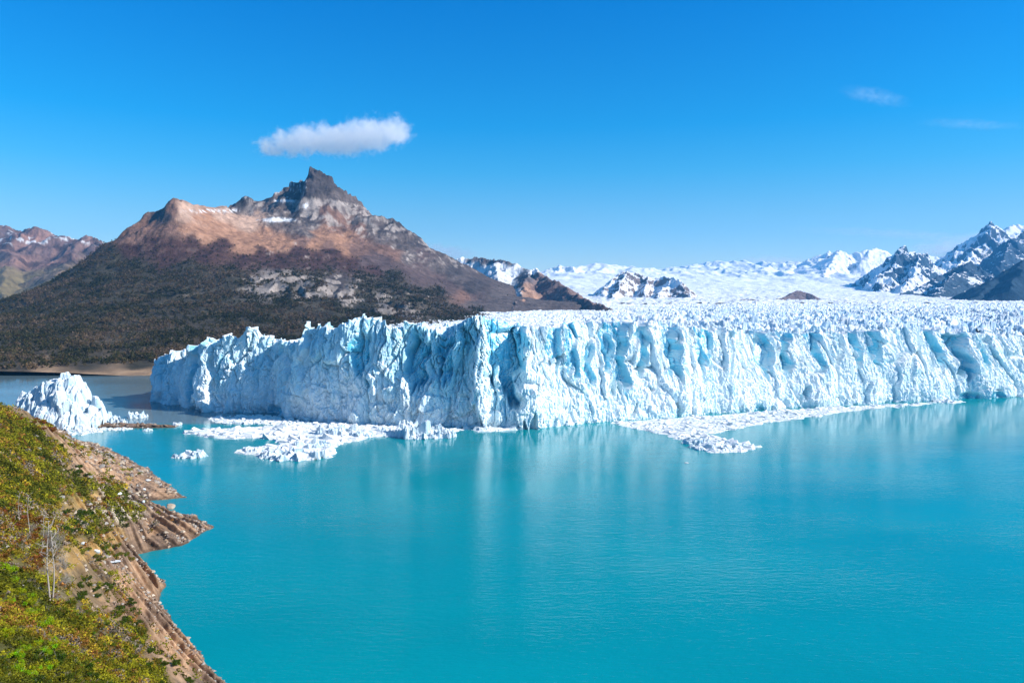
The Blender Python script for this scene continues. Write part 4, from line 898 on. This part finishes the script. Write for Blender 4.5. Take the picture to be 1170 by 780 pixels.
# ================================================================== hillside things
def put_on_hill(px, py, D0=16.0, D1=640.0):
    """walk along the sight ray of a photo pixel until it meets the hillside; world point"""
    d = np.geomspace(D0, D1, 900); x, y, z = atD(px, py, d)
    hz, _ = hill_fields(x, y); k = np.argmax(z <= hz)
    return float(x[k]), float(y[k]), float(hz[k])
def mat_stone(name, c1, c2, sc=.9):
    b = NB(name); p = b.n('TexCoord').outputs['Object']
    n = b.noise(p, sc, 7, .7); c = b.mix(b.ramp(n, [(.3, 0), (.7, 1)]), c1, c2)
    return b.principled(c, .9, b.bump(b.noise(p, sc * 3, 6, .7), .7, .15), .2)
M_ST = [mat_stone('boulder_tan', (.36, .28, .20), (.5, .42, .33)), mat_stone('boulder_grey', (.24, .22, .20), (.40, .38, .35)), mat_stone('boulder_brown', (.16, .11, .08), (.30, .20, .15))]
def rock_mesh(seed, mat):
    rng = np.random.default_rng(seed)
    import bmesh
    bm = bmesh.new(); bmesh.ops.create_icosphere(bm, subdivisions=3, radius=1)
    nrm = rng.normal(size=(11, 3)); nrm /= np.linalg.norm(nrm, axis=1)[:, None]; dd = .55 + .35 * rng.random(11)
    for v_ in bm.verts:
        p = np.array(v_.co)
        for n_, d_ in zip(nrm, dd):
            t = p @ n_ - d_
            if t > 0: p = p - n_ * t * .93
        p *= 1 + .05 * float(noise(p[0] * 3 + seed, p[1] * 3 + p[2] * 2, seed))
        v_.co = p
    me = bpy.data.meshes.new('boulder'); bm.to_mesh(me); bm.free(); me.materials.append(mat); return me
rocks = [rock_mesh(s_, M_ST[s_ % 3]) for s_ in range(9)]
rng = np.random.default_rng(12)
def boulder(px, py, wpx, kind, label, group=None, flat=.62):
    x, y, z = put_on_hill(px, py); s_ = wpx * y / FPX * .5
    ms = [m for i, m in enumerate(rocks) if i % 3 == kind]
    o = bpy.data.objects.new('boulder', ms[rng.integers(len(ms))]); C.objects.link(o)
    o.location = (x, y, z + s_ * flat * .25); o.rotation_euler = (rng.normal() * .2, rng.normal() * .2, rng.random() * 6.28)
    o.scale = (s_, s_ * (.7 + .4 * rng.random()), s_ * flat * (.8 + .4 * rng.random()))
    tag(o, label, 'boulder', group); return o
boulder(43, 515, 9, 1, 'grey boulder alone among green scrub high on the hillside')
boulder(123, 503 + 17, 9, 1, 'pale flat boulder on the red brown headland below the scrub edge')
boulder(116, 535, 9, 1, 'grey boulder at the inner edge of the red brown headland')
boulder(103, 546, 7, 1, 'grey boulder at the right end of the upper scrub strip')
boulder(70, 569, 8, 1, 'grey boulder in the middle of the hillside scrub')
boulder(122, 587, 7, 0, 'tan boulder on the ochre bench above the cove')
boulder(112, 571, 7, 0, 'tan boulder left of the pale stone pile by the cove')
boulder(17, 452, 14, 2, 'red brown rock at the far left edge beside the stranded iceberg')
boulder(58, 478, 12, 2, 'brown rock at the foot of the stranded iceberg')
boulder(70, 482, 9, 2, 'dark brown rock in front of the stranded iceberg')
for i in range(46):
    px = 112 + rng.random() * 40; py = 560 + rng.random() * 20 + (px - 130) * .12
    boulder(px, py, 1.8 + 3.5 * rng.random() ** 2, 0, 'small pale stone in the stone pile at the head of the cove', 'pale stones at the head of the cove')
for i in range(40):
    px = 90 + rng.random() * 55; py = 520 + rng.random() * 40
    boulder(px, py, 1.5 + 3 * rng.random() ** 2, int(rng.integers(2)), 'small stone strewn on the bare headland', 'stones strewn on the headland')
for i in range(55):
    t = rng.random(); px = 118 + 95 * t + rng.normal() * 7; py = 640 + 115 * t + rng.normal() * 10 - 8
    boulder(px, py, 1.2 + 3 * rng.random() ** 2, int(rng.integers(3)), 'small stone strewn along the bare lower shore', 'stones strewn along the lower shore')
for i, (px, py) in enumerate([(150, 487), (163, 486.6), (178, 486.2), (190, 487), (203, 487), (212, 487.4), (96, 486.5), (128, 486.5), (140, 485)]):
    boulder(px, py, 6 + 4 * rng.random(), 2, 'dark wet rock standing along the low isthmus', 'dark rocks along the isthmus', .3)
# rock in the cove and ice left on the shore
x, y, _ = (float(q) for q in atZ(195, 580.5)); o = bpy.data.objects.new('boulder', rocks[0]); C.objects.link(o); o.location = (x, y, .5); o.scale = (2.1, 1.5, 1.5)
tag(o, 'pale boulder standing in the water of the little cove', 'boulder')
for px, py, wpx, H, lab in [(111, 630, 9, 8, 'bluish white ice lump lying on the bare shore, the larger rounded one'), (95, 622, 8, 4, 'small bluish ice piece lying left of the rounded ice lump'), (131, 642, 13, 2.5, 'flat strip of white ice lying lower on the shore'),
                            (135, 565, 10, 3.5, 'bluish ice piece lying on the pale stones by the cove'), (165, 559, 5, 4, 'small white ice lump at the mouth of the cove'), (164, 573.5, 4, 4, 'small white ice lump standing in the cove'), (169, 549, 7, 2.5, 'white ice patch on the edge of the headland')]:
    x, y, z = put_on_hill(px, py + H * .3); s_ = wpx * y / FPX * .5
    o = bpy.data.objects.new('ice_lump', rock_mesh(int(px), m_berg)); C.objects.link(o); o.location = (x, y, max(z, 0) + s_ * .2); o.scale = (s_, s_ * .7, s_ * H / wpx); o.rotation_euler = (0, 0, rng.random() * 6)
    tag(o, lab, 'ice lump')

# ---- loose rubble along the shore
def rubble(n, seed):
    rg = np.random.default_rng(seed)
    gx_, gy_, gP, gD = polar(-20, 262, 300, 60, 520, 300); gz, gs = hill_fields(gx_, gy_)
    pr = (np.exp(-np.clip(gs, 0, 99) / 16.0) + .05) * (gs > .6) * gD * sstep(-.15, .25, fbm(gx_ / 9, gy_ / 9, 3, 901)); pr = pr.ravel() / pr.sum()
    k = rg.choice(len(pr), n, p=pr); x = gx_.ravel()[k] + rg.normal(size=n) * .6; y = gy_.ravel()[k] + rg.normal(size=n) * .8
    z, sd = hill_fields(x, y); s_ = (.10 + .55 * rg.random(n) ** 3.5) * np.clip(y / 180, .5, 2)
    P0 = np.array([(1, 0, 0), (.3, .95, 0), (-.8, .6, 0), (-.85, -.5, 0), (.2, -1, 0), (.55, .1, .7), (-.1, .6, .8), (-.55, -.1, .65), (.1, -.5, .75)])
    V = P0[None] * (1 + .3 * rg.normal(size=(n, 9, 3))) * s_[:, None, None] * np.array((1.2, 1, .9)); a = rg.random(n) * 6.28
    c, s = np.cos(a)[:, None], np.sin(a)[:, None]
    V = np.stack([V[..., 0] * c - V[..., 1] * s + x[:, None], V[..., 0] * s + V[..., 1] * c + y[:, None], V[..., 2] + z[:, None] - .04], -1)
    Fq = np.array([(0, 1, 6, 5), (1, 2, 7, 6), (2, 3, 8, 7), (3, 4, 8, 8), (4, 0, 5, 8), (5, 6, 7, 8)])
    tri = np.array([(0, 1, 6), (0, 6, 5), (1, 2, 7), (1, 7, 6), (2, 3, 7), (3, 8, 7), (3, 4, 8), (4, 0, 5), (4, 5, 8), (5, 6, 7), (5, 7, 8)])
    q = (tri[None] + (np.arange(n) * 9)[:, None, None]).reshape(-1, 3)
    pal = np.array([(.46, .38, .29), (.36, .26, .18), (.22, .15, .11), (.33, .30, .27), (.16, .12, .10)])
    col = np.repeat((pal[rg.integers(5, size=n)] * (.75 + .5 * rg.random((n, 1))))[:, None], 9, 1).reshape(-1, 3)
    o = raw_mesh('rubble', V.reshape(-1, 3), q.ravel(), np.arange(len(q)) * 3, np.full(len(q), 3), mat_attr('rubble_stone', 4.0, .3, .4, .1), False, None, {'Col': col})
    tag(o, 'loose brown and tan rubble strewn along the rocky shore', 'rubble', kind='stuff')
rubble(8500, 44)
# ---- shrubs
SH = {'lime': ((.26, .34, .012), 'bright lime green shrub'), 'green': ((.075, .105, .014), 'dark green leafy shrub'), 'olive': ((.17, .175, .018), 'olive green shrub'),
      'rust': ((.22, .095, .022), 'rust brown shrub in autumn leaf'), 'yellow': ((.40, .30, .025), 'yellow leaved shrub'), 'grey': ((.19, .155, .13), 'leafless grey twiggy shrub')}
def m_twig():
    b = NB('twig_bark'); n = b.noise(b.n('TexCoord').outputs['Object'], 9, 4, .6)
    return b.principled(b.mix(n, (.20, .17, .14), (.42, .38, .33)), .9)
M_TWIG = m_twig()
def tube(V, F, pts_, r0, r1, k=4):
    pts_ = [np.array(p, float) for p in pts_]; n = len(pts_); b0 = len(V)
    for i, p in enumerate(pts_):
        d = pts_[min(i + 1, n - 1)] - pts_[max(i - 1, 0)]; d = d / (np.linalg.norm(d) + 1e-9)
        u = np.cross(d, (0.31, .95, .05)); u /= np.linalg.norm(u) + 1e-9; w_ = np.cross(d, u); r = r0 + (r1 - r0) * i / (n - 1)
        for j in range(k):
            a = 2 * math.pi * j / k; V.append(p + (u * math.cos(a) + w_ * math.sin(a)) * r)
    for i in range(n - 1):
        for j in range(k):
            F.append((b0 + i * k + j, b0 + i * k + (j + 1) % k, b0 + (i + 1) * k + (j + 1) % k, b0 + (i + 1) * k + j))
def stems_mesh(seed, n, R, H, r0, twigs=0, name='stems'):
    rg = np.random.default_rng(seed); V, F = [], []
    for i in range(n):
        a = rg.random() * 6.28; q = rg.random() ** .6 * R; h = H * (.5 + .5 * rg.random())
        tip = np.array((math.cos(a) * q, math.sin(a) * q, h)); m = tip * (.45, .45, .55) + rg.normal(size=3) * .06 * R
        tube(V, F, [(tip[0] * .08, tip[1] * .08, -.25), m, tip], r0, r0 * .25)
        for t in range(twigs):
            f = .35 + .6 * rg.random(); p = m * (1 - f) * 1 + tip * f if f > .5 else m * (f * 2)
            e = p + rg.normal(size=3) * .26 * R + np.array((0, 0, .18 * H)); tube(V, F, [p, (p + e) / 2 + rg.normal(size=3) * .03, e], r0 * .4, r0 * .12, 3)
    V = np.array(V); F = np.array(F)
    return V, F
def mesh_vf(name, V, F, mat):
    me = bpy.data.meshes.new(name); me.from_pydata([tuple(v_) for v_ in V], [], [tuple(int(i) for i in f) for f in F]); me.materials.append(mat); return me
protos = {}
def shrub_proto(kind, var):
    key = (kind, var)
    if key in protos: return protos[key]
    rg = np.random.default_rng(abs(hash(kind)) % 97 + var * 13 + 5 if 0 else (sum(map(ord, kind)) + var * 13))
    col = np.array(SH[kind][0])
    stems = mesh_vf('stems', *stems_mesh(var * 7 + len(kind), 26 if kind == 'grey' else 9, .95 if kind == 'grey' else .75, 1.15 if kind == 'grey' else .9, .022 if kind == 'grey' else .03, 6 if kind == 'grey' else 0), M_TWIG)
    fol = None
    if kind != 'grey':
        K = 17; a = rg.random(K) * 6.28; q = rg.random(K) ** .5 * .75
        cx_ = np.cos(a) * q; cy_ = np.sin(a) * q; cz_ = .30 + .55 * rg.random(K) * (1 - q * .6)
        r_ = .20 + .20 * rg.random(K)
        tint = col[None] * (.65 + .7 * rg.random((K, 1))) * (1 + .18 * rg.normal(size=(K, 3)))
        V, cc = leaf_cloud(rg, cx_, cy_, cz_, r_, r_ * .8, np.full(K, .082), 120, np.clip(tint, .004, 1), 1.0)
        nq = len(V) // 4
        t = quads_obj('foliage', V, cc, m_leaf); fol = t.data; bpy.data.objects.remove(t)
    protos[key] = (stems, fol); return protos[key]
def shrub(x, y, z, kind, s_, label, group):
    st, fo_ = shrub_proto(kind, int(rng.integers(3)))
    o = bpy.data.objects.new('shrub', None); C.objects.link(o); o.location = (x, y, z); o.scale = (s_, s_, s_ * (.75 + .4 * rng.random())); o.rotation_euler = (0, 0, rng.random() * 6.28)
    tag(o, label, 'shrub', group)
    a = bpy.data.objects.new('stems', st); C.objects.link(a); a.parent = o
    if fo_: b_ = bpy.data.objects.new('foliage', fo_); C.objects.link(b_); b_.parent = o
# where each kind grows, in bands of the hillside (photo regions used only to pick ground positions)
patches = [('lime', [(-4, 640), (20, 660), (50, 700), (75, 735), (60, 780), (20, 780), (-4, 720)], 34, 15, 'on the steep slope at the bottom left'),
           ('olive', [(60, 690), (110, 700), (130, 740), (120, 785), (60, 785), (70, 735)], 24, 14, 'beside the lime green bushes at the bottom of the slope'),
           ('green', [(-4, 745), (60, 750), (110, 765), (120, 790), (-4, 790)], 16, 16, 'at the very bottom of the hillside'),
           ('rust', [(-4, 585), (30, 580), (52, 600), (60, 650), (30, 655), (-4, 640)], 26, 15, 'in the brown thicket left of the dead trees'),
           ('grey', [(22, 590), (60, 610), (85, 640), (80, 690), (60, 690), (40, 640), (20, 610)], 20, 15, 'around the dead white trees'),
           ('grey', [(15, 655), (45, 670), (55, 700), (30, 700)], 7, 12, 'in the gap between lime green bushes'),
           ('green', [(60, 580), (105, 590), (110, 612), (70, 612)], 14, 13, 'on the bench right of the dead trees'),
           ('green', [(85, 650), (110, 665), (112, 690), (85, 690)], 9, 13, 'just right of the dead trees, towards the shore'),
           ('yellow', [(80, 680), (118, 700), (130, 730), (100, 740), (80, 710)], 8, 10, 'between olive bushes near the bare shore'),
           ('green', [(140, 700), (190, 740), (220, 782), (170, 785), (140, 740)], 20, 11, 'on the lower shore rocks near the bottom'),
           ('olive', [(130, 690), (160, 715), (200, 760), (160, 780), (125, 740)], 20, 11, 'between the rocks of the lower shore'),
           ('rust', [(-4, 470), (30, 474), (62, 492), (55, 500), (20, 488), (-4, 485)], 18, 8, 'along the top edge of the hillside'),
           ('green', [(-4, 485), (60, 500), (85, 530), (60, 545), (-4, 520)], 26, 8, 'on the upper hillside'),
           ('olive', [(-4, 520), (60, 530), (90, 560), (50, 580), (-4, 570)], 26, 10, 'across the middle of the hillside'),
           ('yellow', [(-4, 500), (50, 520), (60, 560), (0, 590)], 12, 8, 'scattered over the middle hillside'),
           ('olive', [(95, 590), (125, 600), (150, 640), (130, 655), (100, 630)], 16, 9, 'on the bench above the lower shore'),
           ('green', [(120, 665), (150, 690), (165, 715), (140, 715), (120, 695)], 12, 9, 'between the dead trees and the lower shore'),
           ('green', [(88, 535), (108, 540), (100, 556), (80, 556)], 8, 7, 'at the upper edge of the bare headland')]
for kind, poly, n, wpx, where in patches:
    poly = np.array(poly, float); lo, hi = poly.min(0), poly.max(0); c = 0
    while c < n:
        q = rng.random(2) * (hi - lo) + lo
        if not inside(np.array([q[0]]), np.array([q[1]]), poly)[0]: continue
        x, y, z = put_on_hill(q[0], q[1]); s_ = wpx * (.7 + .7 * rng.random()) * y / FPX * .5
        w_ = where if where.startswith('j') else where
        fx_ = (q[0] - lo[0]) / (hi[0] - lo[0]); fy_ = (q[1] - lo[1]) / (hi[1] - lo[1])
        at_ = ('upper' if fy_ < .33 else 'lower' if fy_ > .67 else 'middle') + ' ' + ('left' if fx_ < .33 else 'right' if fx_ > .67 else 'centre')
        big = s_ * FPX / y * 2 > wpx * 1.05
        nm_ = SH[kind][1].split(' in ')[0]
        lb_ = ('larger ' if big else 'smaller ') + nm_ + ' ' + w_ + ', ' + at_ + ' of its cluster'
        while len(lb_.split()) > 16: lb_ = lb_.replace('larger ', '').replace('smaller ', '') if lb_.startswith(('larger', 'smaller')) else lb_.replace(' of its cluster', '')
        shrub(x, y, z - .05 * s_, kind, s_ * 1.15, lb_, nm_ + 's ' + w_); c += 1
# ---- low scrub filling the ground between them
gx_, gy_, gP, gD = polar(-120, 262, 400, 22, 420, 420)
gz, gsd = hill_fields(gx_, gy_); gpx, gpy = project(gx_, gy_, gz)
wcol = zones(gpx + 7 * fbm(gx_ / 9, gy_ / 9, 4, 31), gpy + 6 * fbm(gx_ / 9, gy_ / 9, 4, 32), table, 5)
gveg = sstep(-.012, .02, wcol[..., 1] - wcol[..., 0] * .82)
patchy = sstep(-.42, .12, fbm(gx_ / 6, gy_ / 6, 4, 801) + .2)
pr = (gveg * .96 + .03 * (gsd > 12)) * patchy * (gsd > 5) * gD ** .75; pr = pr.ravel() / pr.sum()
NS = 17000; k = rng.choice(len(pr), NS, p=pr)
px_ = gx_.ravel()[k] + rng.normal(size=NS) * .004 * gD.ravel()[k]; py_ = gy_.ravel()[k] + rng.normal(size=NS) * .01 * gD.ravel()[k]
pz_, _ = hill_fields(px_, py_)
dist = gD.ravel()[k]
R = (.45 + .45 * rng.random(NS)) * np.clip(dist / 90, .45, 2.2)
pal = np.array([(.095, .105, .014), (.19, .185, .016), (.30, .28, .018), (.25, .17, .025), (.28, .13, .035), (.42, .31, .03), (.30, .24, .19)])
nn = fbm(px_ / 9, py_ / 9, 3, 803) + .12 * rng.normal(size=NS)
ti = np.digitize(nn, [-.22, .0, .17, .27, .36, .44])
brown = (project(px_, py_, pz_)[0] < 75) & (project(px_, py_, pz_)[1] > 580) & (project(px_, py_, pz_)[1] < 655)
ti = np.where(brown & (rng.random(NS) < .6), rng.choice([3, 4, 6], NS), ti)
V, cc = leaf_cloud(rng, px_, py_, pz_ + R * .35, R, R * .55, np.clip(dist * .0022, .07, .5), 34, pal[ti] * (.45 + 1.1 * rng.random((NS, 1))), .9)
sc_o = quads_obj('scrub', V, cc, m_leaf)
tag(sc_o, 'low green and yellow scrub carpeting the hillside', 'scrub', kind='stuff')

# ---- dead white trees
def dead_tree(px, pyb, pyt, label, seed, lean=0.0):
    x, y, z = put_on_hill(px, pyb); H = (pyb - pyt) * y / FPX
    rg = np.random.default_rng(seed); V, F = [], []
    tr = [np.array((lean * H * t + .02 * H * math.sin(5 * t + seed), .01 * H * math.sin(7 * t), H * t)) for t in np.linspace(-.03, 1, 9)]
    tube(V, F, tr, .011 * H, .003 * H, 7)
    root = bpy.data.objects.new('dead_tree', None); C.objects.link(root); root.location = (x, y, z); tag(root, label, 'dead tree')
    t = bpy.data.objects.new('trunk', mesh_vf('trunk', V, F, M_DEAD)); C.objects.link(t); t.parent = root
    V, F = [], []
    for i in range(15):
        f = .4 + .73 * rg.random(); k_ = min(int(f * 8), 7); p = tr[k_] * (1 - (f * 8 - k_)) + tr[k_ + 1] * (f * 8 - k_)
        a = rg.random() * 6.28; L = H * (.15 * (1.15 - f) + .05) * (.6 + .7 * rg.random())
        e = p + np.array((math.cos(a) * L, math.sin(a) * L, L * (.35 + .7 * rg.random()))); m = (p + e) / 2 + rg.normal(size=3) * .08 * L - np.array((0, 0, .1 * L))
        tube(V, F, [p, m, e], .0045 * H, .0016 * H, 4)
        for j in range(3):
            q = m + (e - m) * rg.random(); g = q + rg.normal(size=3) * .22 * L + np.array((0, 0, .12 * L)); tube(V, F, [q, (q + g) / 2, g], .003 * H, .0014 * H, 3)
    t = bpy.data.objects.new('branches', mesh_vf('branches', V, F, M_DEAD)); C.objects.link(t); t.parent = root
b = NB('dead_wood'); M_DEAD = b.principled(b.mix(b.noise(b.n('TexCoord').outputs['Object'], 3, 5, .6), (.28, .24, .21), (.52, .47, .42)), .85)
dead_tree(57, 686, 592, 'tallest bare white dead tree on the hillside, left of its twin', 3, .0)
dead_tree(62, 690, 604, 'bare white dead tree just right of the tallest one', 5, .0)
dead_tree(33, 612, 566, 'short bare whitish dead tree above the brown thicket, further from the twin trees', 8, .03)
dead_tree(23, 602, 566, 'shortest bare dead tree at the left end above the brown thicket', 9, -.02)
dead_tree(50, 622, 584, 'small bare dead tree between the short one and the tall twins', 11, .02)
